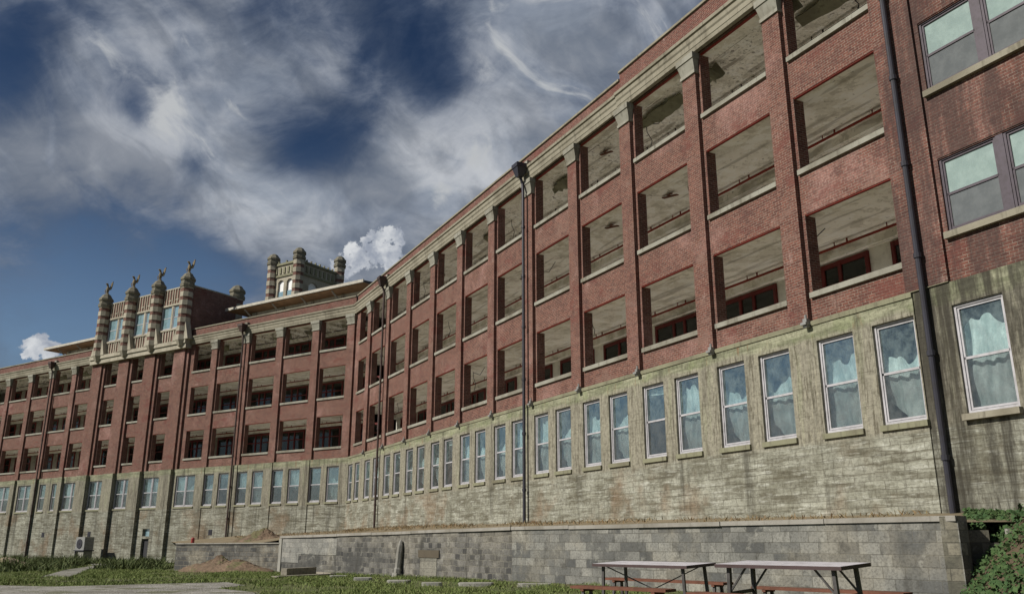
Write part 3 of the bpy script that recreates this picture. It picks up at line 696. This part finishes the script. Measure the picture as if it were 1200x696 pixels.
q.build('return_masonry',LOWW,w3)
# details of the old wall
q=MB(); q.box(.02,l2*.33,-.012,-.001,.55,1.15); q.box(.02,l2*.12,-.012,-.001,.2,.55); q.build('pale_patch',mat_block('pale_patch_block',(.24,.24,.225),(.38,.37,.335),(.3,.29,.26),.4,.2,0,.25),w2)
q=MB(); q.box(l2-4.9,l2-3.9,-.014,-.001,-.2,.55); q.build('blocked_opening',mat_block('infill_block',(.25,.24,.2),(.36,.34,.28),(.26,.24,.2),.5,.22,.05,.3),w2)
q=MB(); q.box(l2-5.0,l2-3.75,-.035,-.001,.55,.78); q.build('lintel',mat_stone('brown_lintel',(.15,.125,.09),(.09,.075,.055),.5),w2)
q=MB(); q.box(-.06,.22,-.05,.3,-.6,1.16); q.build('end_post',CONC,w2)
# return of the block wall and its stepped end
q0=empty('stepped_block_wall',(RP[0],RP[1],0)); tag(q0,'dark mossy block wall stepping down at the right hand corner of the terrace','wall')
MOSS=mat_block('mossy_block',(.09,.09,.07),(.26,.24,.185),(.12,.115,.09),.42,.205,0,.6,.01,.2)
q=MB(); q.box(.004,.64,.0,.28,-.5,1.455); o_=q.build('return_masonry',MOSS,q0); o_.rotation_euler=(0,0,R(50))
q=MB(); q.box(.40,.78,.53,.85,-.6,1.24); q.box(.78,1.0,.56,.85,-.6,1.03); q.box(1.0,1.4,.54,.85,-.6,.96); q.box(1.4,2.2,.57,.85,-.6,1.16); q.build('step_masonry',MOSS,q0)
q=MB(); q.box(1.06,1.13,.44,.53,.4,1.26); q.build('end_post',CONC,q0)

def lerp(a,b,t): return tuple(a[i]+(b[i]-a[i])*t for i in range(len(a)))
def BP(x,y=-.1):  c,s_=math.cos(AB),math.sin(AB); return (PB[0]+c*x-s_*y,PB[1]+s_*x+c*y)
def CP(x,y=-.1):  c,s_=math.cos(AC),math.sin(AC); return (PB[0]+c*x-s_*y,PB[1]+s_*x+c*y)
inner=[BP(66,.2)+(1.6,),BP(47,.1)+(1.67,),BP(27,.1)+(1.82,),BP(7,.1)+(1.9,),CP(-.5,.1)+(1.75,),CP(-8,.1)+(1.5,),CP(-12,.1)+(1.42,),CP(-19.5,.1)+(1.0,)]
outer=[(30,20,1.5),(RP[0]+.2,RP[1]+.6,1.37),(3.9,19.9,1.37),(.25,25.0,1.35),(-4.9,31.6,1.27),(-9.7,38.1,1.15),(-11.5,39.4,.93),(-15.4,41.45,.9)]
SOIL=mat_plain('terrace_soil',(.21,.17,.115),.95,0,.5,3,.1,(.07,.07,.03))
q=MB(); n=10; k=len(inner); V=[]
for i in range(k):
    for j in range(n+1):
        t=j/n; p=lerp(outer[i],inner[i],t); V.append((p[0],p[1],p[2]))
q.add(V,[(i*(n+1)+j,i*(n+1)+j+1,(i+1)*(n+1)+j+1,(i+1)*(n+1)+j) for i in range(k-1) for j in range(n)])
e=[LO,CP(-19.55,.0)]
struct(q.build('terrace',SOIL))
# planted bank at the right
def bank_z(x,y):
    s_=(x-(6.35+.10*(y-12)))
    return max(-.05,min(1.55,-.05+.9*max(0,s_-.5*max(0,y-12.5)/2.5)))+.04*math.sin(x*5+y*3)
q=MB(); nx,ny=30,26; X0,X1,Y0,Y1=6.2,15.0,6.0,16.4
def bx_(i,j):
    y=Y0+(Y1-Y0)*j/ny; x=6.25+.10*(y-12)+(X1-X0)*(i/nx)**1.5; return x,y
V=[(x,y,bank_z(x,y)) for j in range(ny+1) for x,y in [bx_(i,j) for i in range(nx+1)]]
q.add(V,[(j*(nx+1)+i,j*(nx+1)+i+1,(j+1)*(nx+1)+i+1,(j+1)*(nx+1)+i) for j in range(ny) for i in range(nx)])
struct(q.build('bank',mat_plain('bank_soil',(.09,.065,.04),.95,0,.5,4)))

# ------------------------------------------------------------------ vegetation (uncountable ground cover)
def leafmat(name,cols,trans=.25):
    m,g=newmat(name); oi=g.noise(g.pos,3.0,4,.6); f=g.noise(g.pos,25,2,.5)
    col=g.mix(g.ramp(oi,.35,.65),cols[0],cols[1]); col=g.mix(g.math('MULTIPLY',g.ramp(f,.5,.7),.6),col,cols[2]); setb(g,col,.75,None,spec=.2)
    return m
def blades(name,pts,h,w,mat,lean=.35,hv=.5,hs=None):
    """one mesh of bent grass blades"""
    P=np.array(pts); n=len(P); a=rng.uniform(0,2*np.pi,n); b=rng.uniform(0,2*np.pi,n)
    hh=h*(1-hv+rng.random(n)*2*hv*.9)*(1 if hs is None else np.array(hs)); ww=w*(.6+.8*rng.random(n)); ln=hh*lean*rng.random(n)*2
    d=np.stack([np.cos(a),np.sin(a),np.zeros(n)],1)*ww[:,None]/2; L=np.stack([np.cos(b)*ln,np.sin(b)*ln,hh],1)
    v=np.empty((n,5,3)); v[:,0]=P-d; v[:,1]=P+d; m_=P+L*[.45,.45,.6]; v[:,2]=m_+d*.8; v[:,3]=m_-d*.8; v[:,4]=P+L
    me=bpy.data.meshes.new(name); me.vertices.add(n*5); me.vertices.foreach_set('co',v.reshape(-1))
    base_=np.arange(n)*5; idx=np.empty((n,7),int)
    for k,o in enumerate((0,1,2,3)): idx[:,k]=base_+o
    for k,o in enumerate((3,2,4)): idx[:,4+k]=base_+o
    me.loops.add(n*7); me.loops.foreach_set('vertex_index',idx.reshape(-1).astype(np.int32))
    st=np.empty((n,2),int); st[:,0]=np.arange(n)*7; st[:,1]=st[:,0]+4
    me.polygons.add(n*2); me.polygons.foreach_set('loop_start',st.reshape(-1).astype(np.int32)); me.update(calc_edges=True)
    me.materials.append(mat); o=bpy.data.objects.new(name,me); COL.objects.link(o); o['kind']='stuff'; return o
def leaves(name,P,N,size,mat,up=.5):
    n=len(P); t=rng.normal(size=(n,3)); Nn=N+rng.normal(size=(n,3))*up; Nn/=np.linalg.norm(Nn,axis=1)[:,None]
    a=np.cross(Nn,t); a/=np.linalg.norm(a,axis=1)[:,None]; b=np.cross(Nn,a); s_=size*(.35+1.2*rng.random(n)**1.6)[:,None]
    v=np.empty((n,4,3)); v[:,0]=P-a*s_*.5; v[:,1]=P+b*s_*.38+Nn*s_*.1; v[:,2]=P+a*s_*.5; v[:,3]=P-b*s_*.38+Nn*s_*.1
    me=bpy.data.meshes.new(name); me.vertices.add(n*4); me.vertices.foreach_set('co',v.reshape(-1))
    me.loops.add(n*4); me.loops.foreach_set('vertex_index',np.arange(n*4,dtype=np.int32)); me.polygons.add(n)
    me.polygons.foreach_set('loop_start',(np.arange(n)*4).astype(np.int32)); me.update(calc_edges=True)
    me.materials.append(mat); o=bpy.data.objects.new(name,me); COL.objects.link(o); o['kind']='stuff'; return o
GR=leafmat('lawn_grass',((.105,.155,.038),(.17,.205,.065),(.25,.225,.11)))
DRY=leafmat('dry_grass',((.22,.135,.07),(.17,.14,.07),(.30,.23,.13)))
WEED=leafmat('rank_weeds',((.045,.07,.022),(.09,.115,.036),(.19,.17,.08)))
IVY=leafmat('ivy_leaf',((.030,.065,.022),(.06,.105,.035),(.10,.12,.05)))
def inside(poly,x,y):
    c=False
    for i in range(len(poly)):
        x1,y1=poly[i]; x2,y2=poly[i-1]
        if (y1>y)!=(y2>y) and x<(x2-x1)*(y-y1)/(y2-y1)+x1: c=not c
    return c
GRPOLY=[(-15.5,21.0),(-13.3,22.4),(-11.0,21.6),(-9.3,22.8),(-7.6,23.9),(-6.6,22.2),(-6.9,20.9),(-5.3,19.0),(-4.6,15.5),(-6,8),(-18,4),(-26,14),(-22,20)]
PATH=[(-15.4,29.2),(-14.6,29.6),(-20.4,43.0),(-27,60),(-33,72.0),(-33.9,71.5),(-27.9,59.5),(-21.3,42.5)]
def wallside(x,y):  # true in front of the retaining walls
    d=(RP[0]-LP[0],RP[1]-LP[1]); return d[0]*(y-LP[1])-d[1]*(x-LP[0])<-.1
from mathutils import noise as mnoise
pts=[]
while len(pts)<110000:
    y=10+45*random.random()**1.05; x=y*random.uniform(-.60,.62)
    if not wallside(x,y) and x>-9.9: continue
    if x>-15.7 and x<-9.8 and y>41.2-(x+15.6)*.579-.2: continue
    if x<-15.6 and x>-.39*y: continue
    if inside(GRPOLY,x,y) or inside(PATH,x,y): continue
    g_=mnoise.noise(Vector((x*.35,y*.35,1.7)))+.5*mnoise.noise(Vector((x*1.1,y*1.1,4)))
    if g_<-.10 and random.random()<.9: continue
    pts.append((x,y,gz(x,y)))
blades('grass',pts,.065,.014,GR,.8,.5,[max(.35,1+1.1*mnoise.noise(Vector((p[0]*.8,p[1]*.8,9)))) for p in pts])
# long weeds on the left verge and by the basement door
pts=[]
def clump(cx,cy,r,n,zf=None):
    for _ in range(n):
        a=random.uniform(0,6.28); d=r*math.sqrt(random.random()); x=cx+d*math.cos(a); y=cy+d*math.sin(a)
        if inside(PATH,x,y): continue
        pts.append((x,y,zf if zf is not None else gz(x,y)))
for k in range(95):
    t=random.random(); y=random.uniform(38,84); lo=-.60*y; hi=-.50*y if y<70 else -.46*y
    x=random.uniform(lo,hi)
    if CP(0)[0]!=0:
        ux=(x-PB[0])*math.cos(AC)+(y-PB[1])*math.sin(AC); uy=-(x-PB[0])*math.sin(AC)+(y-PB[1])*math.cos(AC)
        if uy>-.9: continue
    clump(x,y,random.uniform(.8,2.2),240)
for k in range(26):
    x,y=CP(-20.8-random.random()*6.5,-1.0-random.random()*9); clump(x,y,random.uniform(.5,1.3),200)
for k in range(60):
    y=random.uniform(43,74); x=-y*random.uniform(.395,.47); clump(x,y,random.uniform(.5,1.2),90)
for k in range(22):
    x,y=CP(-34-random.random()*22,-.9-random.random()*1.2); clump(x,y,random.uniform(.5,1.1),160)
hs=[max(.25,1+1.9*mnoise.noise(Vector((p[0]*.55,p[1]*.55,3)))+.7*mnoise.noise(Vector((p[0]*1.7,p[1]*1.7,5)))) for p in pts]; blades('weeds',pts,.25,.045,WEED,.8,.8,hs)
# dry grass fringe on the terrace
pts=[]
for _ in range(6500):
    i=random.choice([1,2,2,3,3,4,5]); t=random.random()**.7; u=random.random()
    o_=lerp(outer[i],outer[i+1],u); n_=lerp(inner[i],inner[i+1],u); p=lerp(o_,n_,.35+.64*t)
    if mnoise.noise(Vector((p[0]*.5,p[1]*.5,0)))<-.05: continue
    pts.append(p)
blades('dry_grass',pts,.10,.025,DRY,1.1,.7)
# ivy on the bank and along the terrace edge
P=[];N=[]
for _ in range(30000):
    y=random.uniform(6.5,16.2); x=6.25+.10*(y-12)+8*random.random()**1.8
    if mnoise.noise(Vector((x*1.1,y*1.1,2)))<-.42: continue
    P.append((x,y,bank_z(x,y)+.02+.16*random.random()*random.random()+.10*max(0,mnoise.noise(Vector((x*2,y*2,7)))))); N.append((-.5,-.3,.8))
for _ in range(16000):
    t=random.random(); u=random.random()**1.2
    x=7.9+u*9; y=15.7+t*2.6+u*1.0*random.random()
    if x<.515*y: continue
    P.append((x,y,1.28+.30*t+.12*random.random()+.08*mnoise.noise(Vector((x,y,3))))); N.append((-.2,-.5,.8))
for _ in range(4500):   # trailing over the steps
    u=random.random(); lx=.55+2.6*u; zz=(1.24 if lx<.78 else 1.03)+.10*random.random()+.12*u
    P.append((RP[0]+lx,RP[1]+.62+.5*random.random(),zz)); N.append((-.3,-.6,.6))
leaves('ivy',np.array(P),np.array(N),.075,IVY,.7)

# ------------------------------------------------------------------ earth heaps
def heap(name,cx,cy,rx,ry,h,rz,mat,label,zb=None,seed=0):
    q=MB(); n=64; m_=26; V=[]; zb=gz(cx,cy) if zb is None else zb; c,s_=math.cos(rz),math.sin(rz)
    for j in range(m_+1):
        for i in range(n):
            a=i/n*2*math.pi; t=j/m_; x=t*rx*math.cos(a)*(1+.15*math.sin(3*a+seed)); y=t*ry*math.sin(a)*(1+.12*math.sin(2*a+seed))
            z=h*(1-t)**.8*(1+.35*mnoise.noise(Vector((x*1.6+seed,y*1.6,0))))+(.16*h*mnoise.noise(Vector((x*4,y*4,seed)))+.12*h*mnoise.noise(Vector((x*9,y*9,seed))))*(1-t*.7)-.05*(t>.95)
            V.append((c*x-s_*y,s_*x+c*y,max(z,-.06)))
    q.add(V,[(j*n+i,j*n+(i+1)%n,(j+1)*n+(i+1)%n,(j+1)*n+i) for j in range(m_) for i in range(n)])
    o=q.build(name,mat,None,None,(cx,cy,zb)); return tag(o,label,'earth heap')
EARTH=gravel_mat('brown_earth',(.075,.05,.034),(.20,.14,.095),7)
heap('earth_heap',-12.3,38.0,2.7,1.2,.62,R(-33),EARTH,'broad heap of reddish brown earth against the low dark wall',None,1)
heap('earth_heap',-12.9,46.0,1.9,1.3,.65,R(-35),EARTH,'brown earth mound on the terrace above the low dark wall',1.0,3)
heap('rubble_heap',-25.5,44.5,1.9,1.3,.55,R(10),gravel_mat('tan_rubble',(.2,.15,.1),(.42,.34,.25),6),'tan rubble heap in the weeds at the far left',None,5)

# ------------------------------------------------------------------ stepping stones, planks, post
for (x,y),sx,sy,rz,lab in [((-5.45,28.1),.55,.3,.2,'small pale paving slab nearest the grey planks'),((-4.25,25.5),.55,.34,.1,'pale buff paving slab second from the planks'),((-2.95,23.3),.62,.34,-.1,'pale paving slab in grass left of the wall post shadow'),((-1.97,22.0),.5,.22,.0,'narrow sunken paving slab below the blocked opening'),((-.88,21.9),.85,.32,-.05,'longest pale paving slab in the grass below the wall joint'),((.55,21.5),.85,.34,-.1,'pale paving slab just left of the brown bench')]:
    q=MB(); nn=9; r=random.Random(int(x*100)); ol=[(sx*math.copysign(abs(math.cos(a))**.4,math.cos(a))*.5*r.uniform(.92,1.05),sy*math.copysign(abs(math.sin(a))**.4,math.sin(a))*.5*r.uniform(.9,1.05)) for a in [i*2*math.pi/16 for i in range(16)]]
    q.add([(a,b,-.03) for a,b in ol]+[(a,b,.075) for a,b in ol]+[(a*.96,b*.94,.085) for a,b in ol],[tuple(range(32,48))]+[(i,(i+1)%16,16+(i+1)%16,16+i) for i in range(16)]+[(16+i,16+(i+1)%16,32+(i+1)%16,32+i) for i in range(16)])
    o=q.build('paving_slab',CONC,None,(rz,(x,y,gz(x,y)))); tag(o,lab,'paving slab','slabs laid in the grass along the wall')
def plank(name,p,q_,w,h,z,mat,label):
    b=MB(); d=Vector((q_[0]-p[0],q_[1]-p[1],0)); a=math.atan2(d.y,d.x); ln=d.length
    b.box(-ln/2,ln/2,-w/2,w/2,0,h)
    for s_ in(-1,1): b.box(s_*ln*.5-.012,s_*ln*.5+.012,-w/2+.01,w/2-.01,.01,h-.012)
    o=b.build(name,mat,None,(a,((p[0]+q_[0])/2,(p[1]+q_[1])/2,z))); return tag(o,label,'timber')
plank('timber_beam',(-7.5,29.4),(-6.9,31.0),.25,.22,gz(0,30)+.06,GREYW,'thick grey timber beam lying on a plank')
plank('timber_plank',(-7.4,27.9),(-6.1,30.1),.28,.05,gz(0,29)+.03,GREYW,'long low grey plank on the grass in front of the beam')
plank('timber_plank',(-7.0,32.0),(-6.1,30.5),.2,.06,gz(0,31)+.05,GREYW,'short grey plank angled behind the beam')
# pale worn post against the old wall
q=MB(); q.lathe([(.13,0),(.125,.25),(.10,.3),(.105,.55),(.11,.8),(.095,1.0),(.05,1.14),(.015,1.18)],7); q.box(-.15,.15,-.11,.11,-.05,.12)
fr,_=frame2(LP,MP); px=l2-5.9
o=q.build('stone_post',mat_stone('worn_post',(.36,.35,.32),(.25,.24,.21),.4),None,fr,(px-.2,-.16,-.08)); o.rotation_euler=(R(-4),R(3),fr[0]); tag(o,'pale worn stone post with pointed top leaning on the dark wall','post')
# red can on the low wall
q=MB(); q.lathe([(.07,0),(.08,.02),(.08,.20),(.06,.23),(.03,.25)],12); fr,_=frame2(LO,LP)
tag(q.build('red_can',mat_plain('faded_red',(.28,.035,.03),.5),None,fr,(.9,.15,.97)),'small red can standing on the low dark wall','can')
# outdoor unit by the basement door
x,y=CP(-28.3,-1.9); u=empty('cooling_unit',(x,y,gz(x,y)),AC); tag(u,'grey outdoor cooling unit on a concrete pedestal beside the basement wall','cooling unit')
q=MB(); q.box(-.35,.45,-.4,.4,-.1,1.0); q.build('pedestal',CONC,u)
q=MB(); q.box(-.95,.55,-.5,.5,1.0,1.08); q.box(-.85,-.75,-.42,-.34,-.1,1.0); q.build('support_frame',PIPE,u)
q=MB(); q.box(-.85,.45,-.42,.42,1.08,2.15); 
bd=q.build('casing',METALG,u)
q=MB(); q.tube([(-.25,-.425,1.6),(-.25,-.46,1.6)],.40,20); q.tube([(-.25,-.46,1.6),(-.25,-.48,1.6)],.09,12); q.build('fan_grille',PIPE,bd)

# ------------------------------------------------------------------ tables and benches
def table(cx,cy,z,yaw,Lx,W,braced,label):
    t=empty('folding_table',(cx,cy,0),yaw); t.rotation_euler=(.042,0,yaw); tag(t,label,'table','tables on the lawn by the block wall')
    q=MB(); q.box(-Lx/2,Lx/2,-W/2,W/2,z-.018,z); tp=q.build('tabletop',TABLET,t)
    q=MB(); e=.012
    q.box(-Lx/2-e,Lx/2+e,-W/2-e,-W/2,z-.045,z-.002); q.box(-Lx/2-e,Lx/2+e,W/2,W/2+e,z-.045,z-.002); q.box(-Lx/2-e,-Lx/2,-W/2,W/2,z-.045,z-.002); q.box(Lx/2,Lx/2+e,-W/2,W/2,z-.045,z-.002); q.build('edge_trim',TRIM,tp)
    for sx in(-1,1):
        for sy in(-1,1):
            q=MB(); x=sx*(Lx/2-.14); y=sy*(W/2-.10); q.bar((x,y,z-.02),(x+sx*.03,y+sy*.02,0),.045,.055 if braced else .035); q.build('leg',LEG,t)
        q=MB(); x=sx*(Lx/2-.13)
        if braced:
            q.bar((x+sx*.012,-(W/2-.09),.40),(x+sx*.012,W/2-.09,.40),.03,.045)
            for sy in(-1,1): q.bar((x,sy*(W/2-.1),.42),(x-sx*.28,sy*(W/2-.1),z-.02),.022)
        else:
            q.bar((x,-(W/2-.1),.12),(x,W/2-.1,.12),.022); q.bar((x-.02*sx,sx*(W/2-.1),z-.03),(-x*.1,0,.28),.016)
        q.build('brace',LEG,t)
table(2.3,14.5,.711,R(-46),1.86,.78,False,'left hand pale topped folding table with thin legs')
table(3.62,11.55,.778,R(-46.5),1.74,.78,True,'right hand pale topped folding table with thick braced legs')
def bench(p,q_,z,label):
    d=(q_[0]-p[0],q_[1]-p[1]); ln=math.hypot(*d); b=empty('wooden_bench',((p[0]+q_[0])/2,(p[1]+q_[1])/2,0),math.atan2(d[1],d[0])); tag(b,label,'bench','brown benches around the two tables')
    s_=MB()
    for k in range(2): s_.box(-ln/2,ln/2,-.145+k*.15,-.005+k*.15,z-.04,z)
    s_.build('seat',WOOD,b)
    for sx in(-1,1):
        for sy in (-1,1):
            l=MB(); x=sx*(ln/2-.22); l.bar((x,sy*.09,z-.04),(x+sx*.02,sy*.13,0),.045,.04); l.build('leg',LEG,b)
        c=MB(); c.box(sx*(ln/2-.22)-.03,sx*(ln/2-.22)+.03,-.14,.14,z-.075,z-.04); c.build('crosspiece',WOOD,b)
    return b
bench((1.0,14.05),(2.28,12.9),.39,'brown plank bench on the near left of the left table')
bench((1.86,17.05),(3.62,15.0),.39,'brown plank bench between the left table and the wall')
bench((3.86,14.2),(5.46,12.4),.37,'brown plank bench between the right table and the wall')
bench((2.35,11.7),(3.5,10.4),.42,'brown plank bench in front of the right table cut by the frame')

# ------------------------------------------------------------------ sun and sky
sd=Vector((-.80,-.30,.0)).normalized(); EL=R(37)
sv=Vector((sd.x*math.cos(EL),sd.y*math.cos(EL),math.sin(EL)))
sl=bpy.data.lights.new('sun','SUN'); sl.energy=3.05; sl.angle=R(.6); sl.color=(1,.95,.86)
so=bpy.data.objects.new('sun',sl); COL.objects.link(so); so.rotation_euler=sv.to_track_quat('Z','Y').to_euler(); so.location=(-40,-10,60)
wd=bpy.data.worlds.new('World'); scene.world=wd; wd.use_nodes=True
t=wd.node_tree
for nd in list(t.nodes): t.nodes.remove(nd)
g=NT(wd); out=g.n('ShaderNodeOutputWorld'); bg=g.n('ShaderNodeBackground',None,Strength=.10); g.L.new(bg.outputs[0],out.inputs[0])
sky=g.n('ShaderNodeTexSky',dict(sky_type='NISHITA',sun_disc=False,sun_elevation=EL,sun_rotation=math.atan2(sd.x,sd.y),air_density=1.0,dust_density=.6,ozone_density=2.5))
tc=g.n('ShaderNodeTexCoord'); D=g.vmath('NORMALIZE',tc.outputs['Generated'])
def warp(D,sc,amt,det=4): return g.vmath('NORMALIZE',g.vmath('ADD',D,g.vmath('MULTIPLY',g.vmath('SUBTRACT',g.noise(D,sc,det,.55,col=True),(.5,.5,.5)),(amt,amt,amt))))
W1=warp(D,3.0,.16); W2=warp(W1,9.0,.07,5)
BLOBS=[(-0.31,0.885,0.345,900.0,0.40),(-0.235,0.905,0.36,700.0,0.30),(-0.165,0.925,0.322,420.0,-0.28),(-0.50,0.80,0.36,300.0,0.15),(-0.4676,0.7781,0.4195,165.3,0.42),(-0.3818,0.8218,0.4229,165.3,0.34),(-0.2953,0.814,0.5003,138.9,0.34),(-0.3202,0.8682,0.3792,661.2,0.5),(-0.2783,0.8965,0.3448,661.2,0.45),(-0.2336,0.9175,0.3218,408.2,0.3),(-0.1479,0.9158,0.3733,246.9,0.5),(-0.0396,0.9056,0.4223,165.3,0.42),(0.0488,0.8746,0.4823,138.9,0.22),(-0.0191,0.8319,0.5545,165.3,0.28),(0.1142,0.8316,0.5434,102.0,0.28),(-0.2547,0.8423,0.475,246.9,0.25),(-0.1178,0.8958,0.4285,555.6,0.2),(-0.4868,0.7356,0.4711,555.6,-0.5),(-0.4907,0.7508,0.4423,800.0,-0.4),(-0.3936,0.7964,0.4591,2551.0,-0.5),(-0.3917,0.8078,0.4405,4132.2,-0.5),(-0.2394,0.8697,0.4316,661.2,-0.6),(-0.1842,0.8804,0.437,987.7,-0.5),(-0.3443,0.8528,0.3926,5000.0,-0.4),(-0.0826,0.8681,0.4895,1632.7,-0.45),(-0.0911,0.8435,0.5293,1250.0,-0.35),(-0.1328,0.8272,0.546,800.0,-0.35),(-0.4468,0.835,0.3212,312.5,-0.12),(-0.3872,0.8638,0.3224,246.9,-0.16),(-0.4761,0.8408,0.2576,165.3,-0.28),(-0.3881,0.8812,0.2699,165.3,-0.26),(-0.3309,0.8936,0.3034,555.6,-0.3),(-0.1448,0.8619,0.4861,1250.0,-0.25)]
PUFFS=[(-0.1582,0.9318,0.3268,2958.6),(-0.1368,0.9308,0.339,7812.5),(-0.1794,0.9322,0.3144,4132.2),(-0.1966,0.934,0.2984,6172.8),(-0.1437,0.9371,0.3181,5000.0),(-0.487,0.8523,0.1907,6920.4),(-0.4754,0.8595,0.1878,13888.9),(-0.4922,0.8506,0.185,20000.0)]
def gauss(vec,c,k): return g.math('EXPONENT',g.math('MULTIPLY',g.math('SUBTRACT',g.vmath('DOT_PRODUCT',vec,Vector(c).normalized()),1.0),k))
Wb=warp(warp(D,3.2,.07),10,.035,4)
den=None
for x,y,z,k,a in BLOBS:
    e_=gauss(Wb,(x,y,z),k); den=g.math('MULTIPLY_ADD',e_,a*.9,.36) if den is None else g.math('MULTIPLY_ADD',e_,a*.9,den)
W3=warp(warp(D,2.6,.22,2),7,.05,3)                       # curled, wind-drawn coordinates
st_=g.n('ShaderNodeMapping',dict(vector_type='TEXTURE'),Vector=W3,Rotation=(R(8),R(-22),0),Scale=(1.0,1.0,.42)).outputs[0]
st2=g.n('ShaderNodeMapping',dict(vector_type='TEXTURE'),Vector=W3,Rotation=(R(-10),R(30),0),Scale=(1.0,1.0,.40)).outputs[0]
f1=g.noise(st_,3.0,8,.54,.6)
f2=g.noise(st2,4.5,8,.55,.6)
f3=g.noise(st_,15,10,.68,.5)
den=g.math('MULTIPLY_ADD',g.math('SUBTRACT',f1,.5),1.1,den)
den=g.math('MULTIPLY_ADD',g.math('SUBTRACT',f2,.5),1.0,den)
den=g.math('MULTIPLY_ADD',g.math('SUBTRACT',f3,.5),.60,den)
bil=g.noise(g.scale(W1,(1,1,1.5)),6.5,7,.58,.3); den=g.math('MULTIPLY_ADD',g.math('SUBTRACT',bil,.5),1.1,den)
fac=g.ramp(den,-.22,.85)
zc_=g.n('ShaderNodeSeparateXYZ',None,Vector=D).outputs[2]
blue=g.mix(1.0,sky.outputs[0],g.mix(g.ramp(zc_,.16,.50),(.36,.38,.40),(.10,.13,.17)),'MULTIPLY')
wisp=g.noise(st2,6,8,.56,.5)
ccol=g.mix(g.n('ShaderNodeMapRange',None,Value=den,From_Min=.2,From_Max=1.55).outputs[0],(.66,.86,1.26),(3.5,3.6,3.75))
ccol=g.mix(g.ramp(bil,.60,.38),ccol,g.mix(1.0,ccol,(.62,.67,.74),'MULTIPLY'))
ccol=g.mix(g.math('MULTIPLY',g.ramp(wisp,.56,.40),.5),ccol,(.55,.68,.92))
ccol=g.mix(g.math('MULTIPLY',g.ramp(wisp,.56,.66),g.ramp(den,.45,.8)),ccol,(2.8,2.9,3.0))
col=g.mix(fac,blue,ccol)
Wp=warp(warp(D,35,.016,3),95,.007,4); pf=None
for x,y,z,k in PUFFS: pf=gauss(Wp,(x,y,z),k) if pf is None else g.math('MAXIMUM',pf,gauss(Wp,(x,y,z),k))
pf=g.math('MULTIPLY',pf,g.math('MULTIPLY_ADD',g.noise(D,75,6,.62),2.6,-.45))
pc=g.mix(g.ramp(g.noise(Wp,26,6,.6),.35,.65),(3.9,4.0,4.1),(1.7,1.9,2.3))
col=g.mix(g.ramp(pf,.34,.5),col,pc)
g.L.new(col,bg.inputs[0])

scene.view_settings.view_transform='Standard'; scene.view_settings.look='None'; scene.view_settings.gamma=1; scene.view_settings.use_curve_mapping=False
scene.view_settings.exposure=.80
scene.render.engine='CYCLES'; scene.cycles.max_bounces=8; scene.cycles.diffuse_bounces=6; scene.cycles.transparent_max_bounces=8
